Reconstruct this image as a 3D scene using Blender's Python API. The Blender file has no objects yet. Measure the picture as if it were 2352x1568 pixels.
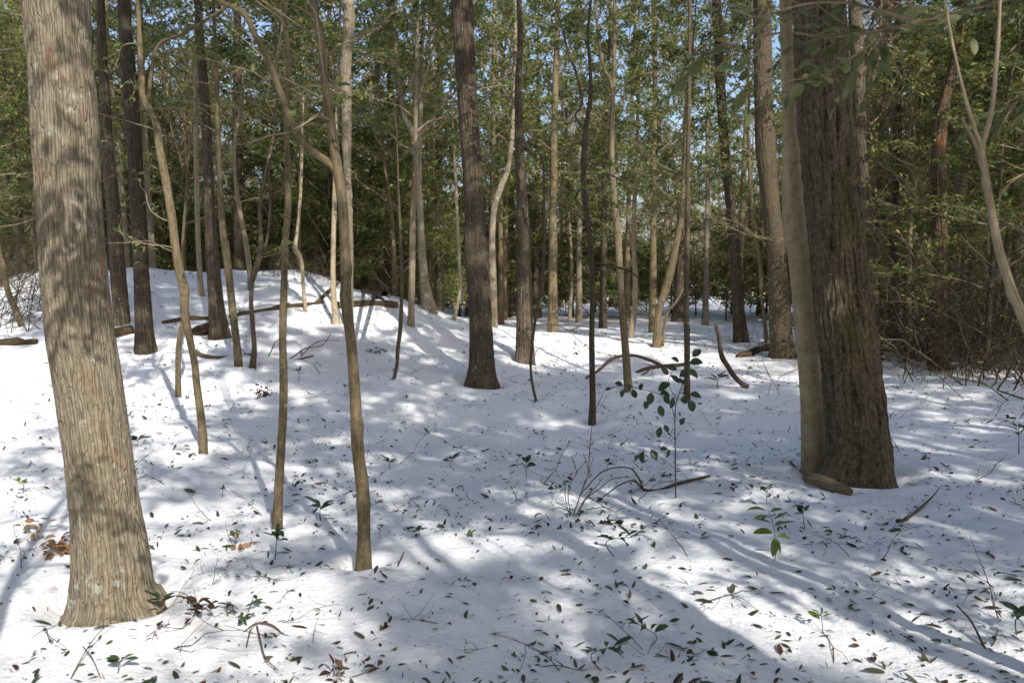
import bpy, math, random
import numpy as np
from mathutils import Vector
R = math.radians
sc = bpy.context.scene
COL = sc.collection

# ------------------------------------------------------------------ camera, sky, sun
PITCH = R(4.2); F_PX = 1829.0; CX, CY = 1176.0, 784.0
CAM_Z = 1.6
cam = bpy.data.objects.new('camera', bpy.data.cameras.new('camera'))
COL.objects.link(cam); sc.camera = cam
cam.location = (0, 0, CAM_Z)
cam.rotation_euler = (R(90) - PITCH, 0, 0)
cam.data.lens = 28; cam.data.sensor_width = 36
cam.data.clip_start = 0.05; cam.data.clip_end = 2000
cam.data.dof.use_dof = True; cam.data.dof.focus_distance = 6.5; cam.data.dof.aperture_fstop = 5.0

SUN_AZ, SUN_EL = R(24), R(36)          # behind the camera, to its right
S = Vector((math.sin(SUN_AZ) * math.cos(SUN_EL), -math.cos(SUN_AZ) * math.cos(SUN_EL), math.sin(SUN_EL)))
w = bpy.data.worlds.new('World'); sc.world = w; w.use_nodes = True
nt = w.node_tree; sky = nt.nodes.new('ShaderNodeTexSky'); sky.sky_type = 'NISHITA'
sky.sun_disc = False; sky.sun_elevation = SUN_EL; sky.sun_rotation = R(180) - SUN_AZ
sky.air_density = 1.3; sky.dust_density = 3.5; sky.ozone_density = 2.0
bg = nt.nodes['Background']; bg.inputs['Strength'].default_value = 0.15
wb = nt.nodes.new('ShaderNodeMix'); wb.data_type = 'RGBA'; wb.blend_type = 'MULTIPLY'; wb.inputs[0].default_value = 1
wb.inputs[7].default_value = (.97, .975, 1.07, 1)      # the camera's white balance
nt.links.new(sky.outputs[0], wb.inputs[6]); nt.links.new(wb.outputs[2], bg.inputs[0])
sun = bpy.data.objects.new('sun', bpy.data.lights.new('sun', 'SUN')); COL.objects.link(sun)
sun.data.energy = 4.2; sun.data.angle = R(0.53); sun.data.color = (1.0, 0.94, 0.85)
sun.rotation_euler = S.to_track_quat('Z', 'Y').to_euler()
sc.view_settings.view_transform = 'Standard'; sc.view_settings.look = 'None'
sc.view_settings.exposure = 0.46; sc.view_settings.gamma = 1
sc.render.engine = 'CYCLES'
sc.cycles.max_bounces = 5; sc.cycles.diffuse_bounces = 4; sc.cycles.glossy_bounces = 2; sc.cycles.transmission_bounces = 3
sc.cycles.use_denoising = True

# ------------------------------------------------------------------ noise
_rng = np.random.default_rng(7)
_perm = np.concatenate([_rng.permutation(256)] * 2)
_g = _rng.normal(size=(256, 3)); _g /= np.linalg.norm(_g, axis=1)[:, None]
def perlin(x, y, z):
    x, y, z = np.broadcast_arrays(np.asarray(x, float), np.asarray(y, float), np.asarray(z, float))
    xi = np.floor(x).astype(int); yi = np.floor(y).astype(int); zi = np.floor(z).astype(int)
    xf, yf, zf = x - xi, y - yi, z - zi
    fade = lambda t: t * t * t * (t * (t * 6 - 15) + 10)
    u, v, ww = fade(xf), fade(yf), fade(zf)
    def gr(i, j, k):
        h = _perm[(_perm[(_perm[(xi + i) & 255] + yi + j) & 255] + zi + k) & 255]
        g = _g[h]
        return g[..., 0] * (xf - i) + g[..., 1] * (yf - j) + g[..., 2] * (zf - k)
    l = lambda a, b, t: a + t * (b - a)
    return 1.5 * l(l(l(gr(0, 0, 0), gr(1, 0, 0), u), l(gr(0, 1, 0), gr(1, 1, 0), u), v),
                   l(l(gr(0, 0, 1), gr(1, 0, 1), u), l(gr(0, 1, 1), gr(1, 1, 1), u), v), ww)

# ------------------------------------------------------------------ terrain
TRUNK_SPOTS = []           # (x, y, r): snow melts back a little round each trunk
def ground_base(x, y):
    x = np.asarray(x, float); y = np.asarray(y, float)
    sx = np.where(x > -7, 6.0, 8.5); sy = np.where(y < 18, 5.6, 6.5)
    r2 = ((x + 7) / sx) ** 2 + ((y - 18) / sy) ** 2
    z = 1.9 * np.exp(-0.9 * r2 ** 1.2)
    z = z - 0.28 * np.exp(-((x - 0.6) / 3.0) ** 2 - ((y - 9) / 3.2) ** 2)
    z = z + 0.30 * np.exp(-((x - 10) / 7) ** 2 - ((y - 20) / 7) ** 2)
    d = np.hypot(x, y)
    far = np.clip((d - 26) / 30, 0, 1)
    z = z + far * (0.5 * perlin(x / 16, y / 16, 3.3) + 0.3)
    z = z + 0.17 * perlin(x / 1.5, y / 1.5, 31.7) * np.exp(-((x + 6) / 7) ** 2 - ((y - 18) / 5) ** 2)
    z = z + 0.10 * perlin(x / 3.1, y / 3.1, 1.7) * np.clip(d / 6, 0.3, 1)
    return z
def ground(x, y):
    x = np.asarray(x, float); y = np.asarray(y, float)
    z = ground_base(x, y)
    near = np.exp(-(np.hypot(x, y - 5) / 16) ** 2)
    z = z + 0.042 * perlin(x / 0.75, y / 0.75, 9.1)
    z = z + near * 0.017 * perlin(x / 0.27, y / 0.27, 4.1)
    lump = np.clip(perlin(x / 1.7, y / 1.7, 21.0) * 2.0, 0, 1)     # trodden, lumpy patches
    z = z + near * lump * 0.035 * perlin(x / 0.11, y / 0.11, 6.6)
    z = z + near * 0.004 * perlin(x / 0.09, y / 0.09, 14.6)
    for (tx, ty, tr) in TRUNK_SPOTS:
        dd = np.hypot(x - tx, y - ty)
        z = z - (.05 + .2 * tr) * (1 + .5 * perlin(x * 6, y * 6, 3.3)) * np.exp(-((dd - tr * 0.8) / (0.05 + 0.4 * tr)) ** 2) + 0.035 * np.exp(-((dd - tr - 0.20) / 0.13) ** 2)
    return z
cp, sp = math.cos(PITCH), math.sin(PITCH)
def ray(px, py):
    u, v = (px - CX) / F_PX, (CY - py) / F_PX
    return np.array([u, cp + v * sp, -sp + v * cp])
def at_depth(px, py, Y):
    d = ray(px, py); t = Y / d[1]
    return np.array([d[0] * t, Y, CAM_Z + d[2] * t])
def hit(px, py):
    d = ray(px, py)
    t = np.concatenate([np.arange(1.5, 30, 0.03), np.arange(30, 140, 0.25)])
    P = t[:, None] * d[None, :]; P[:, 2] += CAM_Z
    below = np.nonzero(P[:, 2] <= ground_base(P[:, 0], P[:, 1]))[0]
    k = below[0] if len(below) else len(t) - 1
    p = P[k]; return np.array([p[0], p[1], float(ground_base(p[0], p[1]))])
def to_px(p):
    x, y, z = p[0], p[1], p[2] - CAM_Z
    dep = y * cp - z * sp; up = y * sp + z * cp
    return CX + F_PX * x / dep, CY - F_PX * up / dep

# ------------------------------------------------------------------ materials
def newmat(name):
    m = bpy.data.materials.new(name); m.use_nodes = True
    n = m.node_tree.nodes; l = m.node_tree.links
    return m, n, l, n['Principled BSDF']
def ramp(n, l, src, stops):
    r = n.new('ShaderNodeValToRGB'); e = r.color_ramp.elements
    e[0].position, e[0].color = stops[0][0], (*stops[0][1], 1); e[1].position, e[1].color = stops[-1][0], (*stops[-1][1], 1)
    for p, c in stops[1:-1]:
        k = e.new(p); k.color = (*c, 1)
    l.new(src, r.inputs[0]); return r.outputs[0]
def noise(n, l, vec, scale, detail=4, rough=0.55):
    t = n.new('ShaderNodeTexNoise'); t.inputs['Scale'].default_value = scale; t.inputs['Detail'].default_value = detail
    t.inputs['Roughness'].default_value = rough
    if vec is not None: l.new(vec, t.inputs['Vector'])
    return t.outputs['Fac']
def mapping(n, l, vec, s):
    m = n.new('ShaderNodeMapping'); m.inputs['Scale'].default_value = s; l.new(vec, m.inputs[0]); return m.outputs[0]
def mix(n, l, fac, a, b):
    m = n.new('ShaderNodeMix'); m.data_type = 'RGBA'
    for k, v in ((0, fac), (6, a), (7, b)):
        if isinstance(v, (int, float)): m.inputs[k].default_value = v
        elif isinstance(v, tuple): m.inputs[k].default_value = (*v, 1)
        else: l.new(v, m.inputs[k])
    return m.outputs[2]
def mth(n, l, op, a, b=None, clamp=False):
    m = n.new('ShaderNodeMath'); m.operation = op; m.use_clamp = clamp
    for k, v in ((0, a), (1, b)):
        if v is None: continue
        if isinstance(v, (int, float)): m.inputs[k].default_value = v
        else: l.new(v, m.inputs[k])
    return m.outputs[0]

def bark(name, dark, mid, light, fine=60, stretch=7, bump=0.5, cracks=0, lichen=0.0, moss=0.0, rust=0.0, dist=0.01, bands=0.0, fiss=48, fdark=1.0):
    """bark coordinates: attribute 'bark' = (cos*r, sin*r, length along the limb), metres"""
    m, n, l, b = newmat(name)
    a = n.new('ShaderNodeAttribute'); a.attribute_name = 'bark'; v = a.outputs['Vector']
    oi = n.new('ShaderNodeObjectInfo')
    off = n.new('ShaderNodeVectorMath'); off.operation = 'ADD'; l.new(v, off.inputs[0])
    sc_ = n.new('ShaderNodeVectorMath'); sc_.operation = 'SCALE'; sc_.inputs[0].default_value = (13.1, 7.7, 21.3); l.new(oi.outputs['Random'], sc_.inputs['Scale'])
    l.new(sc_.outputs[0], off.inputs[1]); v = off.outputs[0]
    vs = mapping(n, l, v, (1, 1, 1.0 / stretch))
    f1 = noise(n, l, vs, fine, 5, 0.6)
    f2 = noise(n, l, v, 5, 4, 0.6)
    f3 = noise(n, l, v, 28, 4, 0.65)
    c = ramp(n, l, f1, [(0.30, dark), (0.5, mid), (0.72, light)])
    crack = None
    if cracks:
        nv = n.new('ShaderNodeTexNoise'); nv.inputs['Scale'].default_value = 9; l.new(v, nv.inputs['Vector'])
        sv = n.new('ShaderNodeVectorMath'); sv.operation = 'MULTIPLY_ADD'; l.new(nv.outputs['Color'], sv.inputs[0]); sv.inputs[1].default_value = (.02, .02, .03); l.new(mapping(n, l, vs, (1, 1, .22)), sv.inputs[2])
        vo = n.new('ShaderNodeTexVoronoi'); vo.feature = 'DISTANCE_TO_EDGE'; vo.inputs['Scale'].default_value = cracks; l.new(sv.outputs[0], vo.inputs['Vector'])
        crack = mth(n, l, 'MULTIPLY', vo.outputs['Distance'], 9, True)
    c = mix(n, l, mth(n, l, 'MULTIPLY', f2, 0.75), c, mix(n, l, 0.5, dark, mid))
    f4 = noise(n, l, mapping(n, l, v, (1, 1, .3)), 2.6, 3, .6)      # broad stains down the trunk
    c = mix(n, l, mth(n, l, 'MULTIPLY', mth(n, l, 'MULTIPLY', mth(n, l, 'SUBTRACT', f4, .5), 3.2, True), .65), c, dark)
    fv = noise(n, l, mapping(n, l, v, (1, 1, .07)), fiss, 4, .6)     # long fine fissures: darker bark colour that also paints in crevice shade
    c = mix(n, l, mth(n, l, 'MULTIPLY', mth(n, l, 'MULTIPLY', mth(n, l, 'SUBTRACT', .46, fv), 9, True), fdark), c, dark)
    c = mix(n, l, mth(n, l, 'MULTIPLY', mth(n, l, 'SUBTRACT', f3, 0.45), 2.2, True), c, light)
    if crack is not None: c = mix(n, l, mth(n, l, 'MULTIPLY', mth(n, l, 'SUBTRACT', 1, crack), .2), c, dark)  # cracks take the dark bark tone, doubling as shade inside them
    if bands:
        hb = noise(n, l, mapping(n, l, v, (1, 1, 9)), 6, 5, 0.65)
        c = mix(n, l, mth(n, l, 'MULTIPLY', mth(n, l, 'SUBTRACT', hb, 0.45), 3 * bands, True), c, dark)
    if moss:
        mm = noise(n, l, mapping(n, l, v, (1, 1, 0.4)), 4.2, 5)
        c = mix(n, l, mth(n, l, 'MULTIPLY', mth(n, l, 'SUBTRACT', mm, 0.56 - 0.1 * moss), 4, True), c, (0.085, 0.085, 0.03))
    if rust:
        rr = noise(n, l, mapping(n, l, v, (1, 1, 0.35)), 6.2, 5)
        c = mix(n, l, mth(n, l, 'MULTIPLY', mth(n, l, 'SUBTRACT', rr, 0.64 - 0.16 * rust), 7, True), c, (0.20, 0.085, 0.035))
    if lichen:
        ln = noise(n, l, mapping(n, l, v, (1, 1, 0.8)), 17, 5, 0.6); lb = noise(n, l, v, 2.1, 2)
        lf = mth(n, l, 'MULTIPLY', mth(n, l, 'SUBTRACT', mth(n, l, 'ADD', ln, mth(n, l, 'MULTIPLY', lb, 0.35)), 0.90 - 0.10 * lichen), 22, True)
        sp_ = noise(n, l, v, 42, 2); sf = mth(n, l, 'MULTIPLY', mth(n, l, 'SUBTRACT', sp_, 0.74 - 0.03 * lichen), 16, True)
        lf = mth(n, l, 'MAXIMUM', lf, sf)
        c = mix(n, l, mth(n, l, 'MULTIPLY', lf, 0.72), c, (0.36, 0.38, 0.33))
    hs = n.new('ShaderNodeHueSaturation'); l.new(c, hs.inputs['Color'])
    l.new(mth(n, l, 'ADD', mth(n, l, 'MULTIPLY', oi.outputs['Random'], 0.5), 0.78), hs.inputs['Value'])
    l.new(hs.outputs[0], b.inputs['Base Color']); b.inputs['Roughness'].default_value = 0.9
    b.inputs['Specular IOR Level'].default_value = 0.25
    bp = n.new('ShaderNodeBump'); bp.inputs['Strength'].default_value = bump; bp.inputs['Distance'].default_value = dist
    h = mth(n, l, 'ADD', mth(n, l, 'ADD', f1, mth(n, l, 'MULTIPLY', f3, 0.5)), mth(n, l, 'MULTIPLY', mth(n, l, 'MINIMUM', fv, .5), 1.6))
    if crack is not None: h = mth(n, l, 'ADD', mth(n, l, 'MULTIPLY', h, .55), crack)
    l.new(h, bp.inputs['Height']); l.new(bp.outputs[0], b.inputs['Normal'])
    return m
def leafmat(name, stops, rough=0.42, trans=0.30, spec=0.5):
    m, n, l, b = newmat(name)
    a = n.new('ShaderNodeAttribute'); a.attribute_name = 'rnd'
    oi = n.new('ShaderNodeObjectInfo')
    f = mth(n, l, 'ADD', mth(n, l, 'MULTIPLY', a.outputs['Fac'], 0.8), mth(n, l, 'MULTIPLY', oi.outputs['Random'], 0.2))
    c = ramp(n, l, f, stops)
    l.new(c, b.inputs['Base Color']); b.inputs['Roughness'].default_value = rough; b.inputs['Specular IOR Level'].default_value = spec
    t = n.new('ShaderNodeBsdfTranslucent')
    hs = n.new('ShaderNodeHueSaturation'); hs.inputs['Value'].default_value = 1.5; hs.inputs['Hue'].default_value = 0.485; l.new(c, hs.inputs['Color'])
    l.new(hs.outputs[0], t.inputs['Color'])
    mx = n.new('ShaderNodeMixShader'); mx.inputs[0].default_value = trans
    l.new(b.outputs[0], mx.inputs[1]); l.new(t.outputs[0], mx.inputs[2])
    l.new(mx.outputs[0], n['Material Output'].inputs['Surface'])
    return m
M = {}
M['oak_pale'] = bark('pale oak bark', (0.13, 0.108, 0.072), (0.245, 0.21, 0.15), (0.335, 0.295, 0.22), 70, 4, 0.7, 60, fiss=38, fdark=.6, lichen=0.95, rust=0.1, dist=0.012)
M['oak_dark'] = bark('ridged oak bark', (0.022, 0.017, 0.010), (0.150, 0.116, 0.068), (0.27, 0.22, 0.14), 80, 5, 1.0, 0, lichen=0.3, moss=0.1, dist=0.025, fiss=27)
M['oak_mid'] = bark('brown oak bark', (0.038, 0.029, 0.020), (0.100, 0.078, 0.052), (0.175, 0.142, 0.10), 70, 8, 0.9, 36, lichen=0.6, moss=0.0, dist=0.016)
M['beech'] = bark('smooth beech bark', (0.16, 0.122, 0.064), (0.34, 0.27, 0.155), (0.41, 0.34, 0.215), 14, 1.6, 0.2, lichen=0.45, dist=0.008, bands=0.32, fdark=0.15)
M['thin'] = bark('sapling bark', (0.070, 0.054, 0.030), (0.165, 0.130, 0.075), (0.25, 0.205, 0.13), 75, 5, 0.5, 45, lichen=0.3, moss=0.2, dist=0.005)
M['thin_dark'] = bark('dark sapling bark', (0.035, 0.027, 0.018), (0.080, 0.063, 0.041), (0.14, 0.112, 0.075), 75, 5, 0.5, lichen=0.3, moss=0.2, dist=0.005)
M['thin_pale'] = bark('pale holly bark', (0.17, 0.135, 0.082), (0.31, 0.255, 0.17), (0.40, 0.34, 0.25), 34, 3, 0.4, lichen=0.4, dist=0.006, bands=0.2)
M['dead'] = bark('dead wood', (0.035, 0.024, 0.014), (0.105, 0.072, 0.042), (0.18, 0.135, 0.085), 50, 10, 0.9, 30, lichen=0.1, moss=0.2, rust=0.08, dist=0.02)
M['log'] = bark('fallen log bark', (0.05, 0.035, 0.02), (0.15, 0.108, 0.062), (0.26, 0.20, 0.125), 45, 6, 0.9, 30, rust=0.2, dist=0.02)
M['twig'] = bark('twig bark', (0.14, 0.108, 0.068), (0.26, 0.205, 0.135), (0.36, 0.295, 0.20), 50, 5, 0.2)
M['twig_dark'] = bark('dark twig bark', (0.04, 0.030, 0.022), (0.085, 0.065, 0.048), (0.14, 0.11, 0.08), 50, 5, 0.2)
M['leaf'] = leafmat('holly leaves', [(0.0, (0.034, 0.064, 0.018)), (0.3, (0.085, 0.125, 0.030)), (0.6, (0.160, 0.200, 0.046)), (0.85, (0.25, 0.265, 0.078)), (1.0, (0.32, 0.20, 0.09))], trans=.42)
M['leaf_near'] = leafmat('olive leaves', [(0.0, (0.05, 0.075, 0.028)), (0.5, (0.11, 0.135, 0.05)), (1.0, (0.17, 0.19, 0.08))], rough=0.55, trans=0.35)
M['leaf_dark'] = leafmat('dark glossy leaves', [(0.0, (0.016, 0.038, 0.014)), (0.7, (0.034, 0.066, 0.022)), (1.0, (0.09, 0.11, 0.035))], rough=0.35, trans=0.18)
M['leaf_bright'] = leafmat('bright green leaves', [(0.0, (0.07, 0.12, 0.02)), (1.0, (0.14, 0.20, 0.04))], rough=0.4, trans=0.4)
M['leaf_tan'] = leafmat('dry tan leaves', [(0.0, (0.20, 0.11, 0.05)), (0.6, (0.28, 0.18, 0.10)), (1.0, (0.34, 0.25, 0.16))], rough=0.7, trans=0.3, spec=0.2)
M['leaf_brown'] = leafmat('dry brown leaves', [(0.0, (0.030, 0.017, 0.011)), (0.6, (0.065, 0.034, 0.021)), (1.0, (0.14, 0.08, 0.042))], rough=0.7, trans=0.15, spec=0.2)
M['leaf_olive'] = leafmat('fallen olive leaves', [(0.0, (0.022, 0.030, 0.014)), (0.6, (0.045, 0.052, 0.022)), (1.0, (0.09, 0.085, 0.04))], rough=0.45, trans=0.1)
def snowmat():
    m, n, l, b = newmat('snow')
    g = n.new('ShaderNodeNewGeometry'); v = g.outputs['Position']
    f = noise(n, l, v, 1.3, 4); c = ramp(n, l, f, [(0.3, (0.80, 0.82, 0.86)), (0.7, (0.87, 0.88, 0.90))])
    d = noise(n, l, v, 9, 6, 0.7)
    c = mix(n, l, mth(n, l, 'MULTIPLY', mth(n, l, 'SUBTRACT', d, 0.62), 1.6, True), c, (0.66, 0.67, 0.70))
    l.new(c, b.inputs['Base Color']); b.inputs['Roughness'].default_value = 0.55; b.inputs['Specular IOR Level'].default_value = 0.3
    b1 = noise(n, l, v, 22, 5, 0.6); b2 = noise(n, l, v, 130, 3, 0.6)
    bp = n.new('ShaderNodeBump'); bp.inputs['Strength'].default_value = 0.75; bp.inputs['Distance'].default_value = 0.02
    l.new(mth(n, l, 'ADD', b1, mth(n, l, 'MULTIPLY', b2, 0.25)), bp.inputs['Height']); l.new(bp.outputs[0], b.inputs['Normal'])
    return m
M['snow'] = snowmat()

# ------------------------------------------------------------------ mesh builders
def tag(o, label=None, cat=None, group=None, kind=None):
    if label: o['label'] = label
    if cat: o['category'] = cat
    if group: o['group'] = group
    if kind: o['kind'] = kind
    return o
def link(name, me, parent=None):
    o = bpy.data.objects.new(name, me); COL.objects.link(o)
    if parent: o.parent = parent
    return o
def empty(name, loc=(0, 0, 0), rz=0):
    o = bpy.data.objects.new(name, None); COL.objects.link(o); o.empty_display_size = 0.1
    o.location = loc; o.rotation_euler = (0, 0, rz); return o
class MB:
    def __init__(s): s.V = []; s.F = []; s.B = []; s.n = 0
    def tube(s, P, r, sides=6, fn=None, cap=True):
        P = np.asarray(P, float); r = np.asarray(r, float); N = len(P)
        T = np.gradient(P, axis=0); T /= np.linalg.norm(T, axis=1)[:, None] + 1e-12
        ref = np.array([1.0, 0, 0]) if abs(T[0][0]) < 0.9 else np.array([0, 1.0, 0])
        u = ref - T[0] * ref.dot(T[0]); u /= np.linalg.norm(u)
        U = np.zeros_like(P); U[0] = u
        for i in range(1, N):
            u = u - T[i] * u.dot(T[i]); u = u / (np.linalg.norm(u) + 1e-12); U[i] = u
        W = np.cross(T, U)
        th = np.linspace(0, 2 * np.pi, sides, endpoint=False)
        ln = np.concatenate([[0], np.cumsum(np.linalg.norm(np.diff(P, axis=0), axis=1))])
        rr = np.repeat(r[:, None], sides, 1)
        if fn is not None: rr = fn(np.repeat(th[None], N, 0), np.repeat(ln[:, None], sides, 1), rr, P)
        c, sn = np.cos(th), np.sin(th)
        V = P[:, None, :] + rr[..., None] * (c[None, :, None] * U[:, None, :] + sn[None, :, None] * W[:, None, :])
        rb = max(float(r.mean()), 0.004)
        B = np.stack([np.broadcast_to(c * rb, (N, sides)), np.broadcast_to(sn * rb, (N, sides)), np.repeat(ln[:, None], sides, 1)], -1)
        s.V.append(V.reshape(-1, 3)); s.B.append(B.reshape(-1, 3))
        i = np.arange(N - 1)[:, None] * sides; j = np.arange(sides)[None]; k = (j + 1) % sides
        Q = np.stack([i + j, i + k, i + sides + k, i + sides + j], -1).reshape(-1, 4) + s.n
        s.F.extend(Q.tolist())
        if cap and sides > 2:
            s.F.append([s.n + (N - 1) * sides + q for q in range(sides)]); s.F.append([s.n + q for q in reversed(range(sides))])
        s.n += N * sides
    def mesh(s, name, mat, smooth=True):
        V = np.concatenate(s.V); B = np.concatenate(s.B)
        me = bpy.data.meshes.new(name); me.from_pydata(V.tolist(), [], s.F)
        a = me.attributes.new('bark', 'FLOAT_VECTOR', 'POINT'); a.data.foreach_set('vector', B.astype(np.float32).ravel())
        me.materials.append(mat)
        if smooth: me.polygons.foreach_set('use_smooth', [True] * len(me.polygons))
        me.update(); return me
def unit(a): return a / (np.linalg.norm(a, axis=-1, keepdims=True) + 1e-9)
def leaf_mesh(name, P, D, Nn, L, Wd, mat, rng, oval=False, fold=0.25):
    """many leaves: P base points, D directions, Nn face normals, L lengths, Wd widths"""
    P = np.asarray(P, float); n = len(P); D = unit(np.asarray(D, float)); Sd = unit(np.cross(D, Nn)); Nn = np.cross(Sd, D)
    L = np.broadcast_to(L, n)[:, None]; Wd = np.broadcast_to(Wd, n)[:, None]
    tip = P + D * L
    if not oval:
        mid = P + D * L * 0.45
        a = mid + Sd * Wd * .5 + Nn * Wd * fold; b = mid - Sd * Wd * .5 + Nn * Wd * fold
        V = np.stack([P, a, tip, b], 1); k = 4; F = np.array([[0, 1, 2], [0, 2, 3]])
    else:
        bend = rng.uniform(-.1, .25, (n, 1)) * L
        curl = rng.uniform(-.12, .12, (n, 1)) * Wd; up = Nn * Wd * fold
        rib, lef, rig = [], [], []
        for t_, w_ in ((.16, .58), (.38, .98), (.62, .94), (.84, .56)):
            m_ = P + D * L * t_ + Nn * bend * (4 * t_ * (1 - t_) * .3) - Nn * bend * t_ * t_ * .6
            e_ = Sd * Wd * .5 * w_; rib.append(m_); lef.append(m_ - e_ + up * w_ - Nn * curl * t_); rig.append(m_ + e_ + up * w_ + Nn * curl * t_)
        tip = tip - Nn * bend * .6
        V = np.stack([P, tip] + rib + lef + rig, 1); k = 14; F = [[0, 10, 2], [0, 2, 6], [5, 13, 1], [5, 1, 9]]
        for q in range(3): F += [[2 + q, 10 + q, 11 + q], [2 + q, 11 + q, 3 + q], [2 + q, 3 + q, 7 + q], [2 + q, 7 + q, 6 + q]]
        F = np.array(F)
    Fa = (F[None] + (np.arange(n) * k)[:, None, None]).reshape(-1, 3)
    me = bpy.data.meshes.new(name); V = V.reshape(-1, 3)
    me.vertices.add(len(V)); me.vertices.foreach_set('co', V.astype(np.float32).ravel())
    me.loops.add(Fa.size); me.loops.foreach_set('vertex_index', Fa.astype(np.int32).ravel())
    me.polygons.add(len(Fa)); me.polygons.foreach_set('loop_start', (np.arange(len(Fa)) * 3).astype(np.int32))
    a = me.attributes.new('rnd', 'FLOAT', 'POINT'); a.data.foreach_set('value', np.repeat(rng.random(n), k).astype(np.float32))
    me.materials.append(mat); me.update(calc_edges=True); me.validate(); return me
def smooth_path(P, step):
    """Catmull-Rom through rows of P, resampled about every `step` along the first 3 columns"""
    P = np.asarray(P, float); Q = np.vstack([2 * P[0] - P[1], P, 2 * P[-1] - P[-2]]); out = []
    for i in range(1, len(Q) - 2):
        p0, p1, p2, p3 = Q[i - 1:i + 3]; m = max(2, int(np.linalg.norm(p2[:3] - p1[:3]) / step))
        t = (np.arange(m) / m)[:, None]
        out.append(.5 * (2 * p1 + (p2 - p0) * t + (2 * p0 - 5 * p1 + 4 * p2 - p3) * t ** 2 + (3 * p1 - p0 - 3 * p2 + p3) * t ** 3))
    out.append(P[-1:]); return np.vstack(out)

# ------------------------------------------------------------------ crowns (branches + leaves), made once and copied
class Crown:
    def __init__(s, seed): s.rng = np.random.default_rng(seed); s.mb = MB(); s.LP = []; s.LD = []; s.LN = []
    def twig(s, P0, d, length, r, sides=3, npts=4, droop=0.1, wob=0.18):
        pts = [P0]; d = d / np.linalg.norm(d); st = length / (npts - 1)
        for k in range(npts - 1):
            d = d + s.rng.normal(0, wob, 3) + np.array([0, 0, -droop]); d /= np.linalg.norm(d); pts.append(pts[-1] + d * st)
        pts = np.array(pts); s.mb.tube(pts, np.linspace(r, r * .35, npts), sides, cap=False); return pts
    def leaves(s, pts, n, spread=0.03, flat=0.55):
        if n <= 0: return
        t = s.rng.uniform(.1, 1.02, n) * (len(pts) - 1); i = np.clip(t.astype(int), 0, len(pts) - 2); f = (t - i)[:, None]
        P = pts[i] * (1 - f) + pts[i + 1] * f; ax = pts[-1] - pts[0]; ax = ax / (np.linalg.norm(ax) + 1e-9)
        D = ax * 0.5 + s.rng.normal(0, .8, (n, 3)); D[:, 2] *= .6
        N = np.array([0, 0, 1.0]) + s.rng.normal(0, flat, (n, 3))
        s.LP.append(P + s.rng.normal(0, spread, (n, 3))); s.LD.append(D); s.LN.append(N)
def make_crown(seed, H, Rad, n1, elev, n2, n3, lpt, leafL, droop=.06, r1=.016, prof=lambda t: (1 - t) ** .6, leafmat_='leaf', twigmat='twig', gap=0.0):
    c = Crown(seed); rng = c.rng
    for i in range(n1):
        t = (i + rng.random()) / n1
        if rng.random() < gap: continue
        z0 = H * t; az = i * 2.399 + rng.normal(0, .4); L = Rad * prof(t) * rng.uniform(.6, 1.15) + .15
        e = elev + rng.normal(0, .2) + .5 * t
        d = np.array([math.cos(az) * math.cos(e), math.sin(az) * math.cos(e), math.sin(e)])
        b = c.twig(np.array([0, 0, z0]), d, L, r1 * (.4 + .6 * L / Rad), 4, 6, droop, .14)
        for j in range(n2):
            u = rng.uniform(.25, 1) * 4.99; k = int(u); p = b[k] + (b[k + 1] - b[k]) * (u - k); ax = b[k + 1] - b[k]; ax /= np.linalg.norm(ax)
            sd = np.cross(ax, [0, 0, 1]) * rng.choice([-1, 1]) * rng.uniform(.4, 1.1)
            q = c.twig(p, ax + sd + np.array([0, 0, rng.normal(.1, .25)]), L * rng.uniform(.22, .5), r1 * .38, 3, 4, droop, .2)
            if j % 2: c.leaves(q, lpt // 2)
            for m in range(n3):
                u2 = rng.uniform(.2, 1) * 2.99; k2 = int(u2); p2 = q[k2] + (q[k2 + 1] - q[k2]) * (u2 - k2); ax2 = q[k2 + 1] - q[k2]; ax2 /= np.linalg.norm(ax2)
                sd2 = np.cross(ax2, [0, 0, 1]) * rng.choice([-1, 1]) * rng.uniform(.4, 1.2)
                g = c.twig(p2, ax2 + sd2 + rng.normal(0, .25, 3), rng.uniform(.14, .42), r1 * .20, 3, 3, droop, .25)
                c.leaves(g, lpt)
    bm = c.mb.mesh('crown', M[twigmat]); lm = None
    if c.LP:
        P = np.vstack(c.LP); D = np.vstack(c.LD); N = np.vstack(c.LN); n = len(P); L = leafL * rng.uniform(.65, 1.25, n)
        lm = leaf_mesh('foliage', P, D, N, L, L * rng.uniform(.42, .6, n), M[leafmat_], rng)
    return bm, lm
CR = {'low': [], 'tall': [], 'bare': [], 'tan': [], 'shrub': [], 'open': []}
for k in range(3):
    CR['low'].append(make_crown(100 + k, 5.0, 1.8, 24, .38, 5, 4, 8, .098, droop=.03))
    CR['tall'].append(make_crown(200 + k, 7.5, 2.4, 28, .45, 6, 4, 9, .11, droop=.03, r1=.022, prof=lambda t: (1 - t) ** .5 * (.55 + .45 * math.sin(min(1, t * 2.2) * 1.57))))
    CR['open'].append(make_crown(300 + k, 5.5, 2.6, 24, .6, 6, 4, 7, .105, r1=.024, gap=.1, prof=lambda t: .6 + .4 * math.sin(t * 3)))
for k in range(2):
    CR['bare'].append(make_crown(400 + k, 8.0, 3.0, 26, .75, 8, 8, 0, .07, droop=-.03, r1=.035, prof=lambda t: 1 - .6 * t))
    CR['shrub'].append(make_crown(600 + k, 1.8, 1.1, 20, .6, 6, 4, 8, .085, r1=.012, prof=lambda t: 1 - .4 * t))
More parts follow.
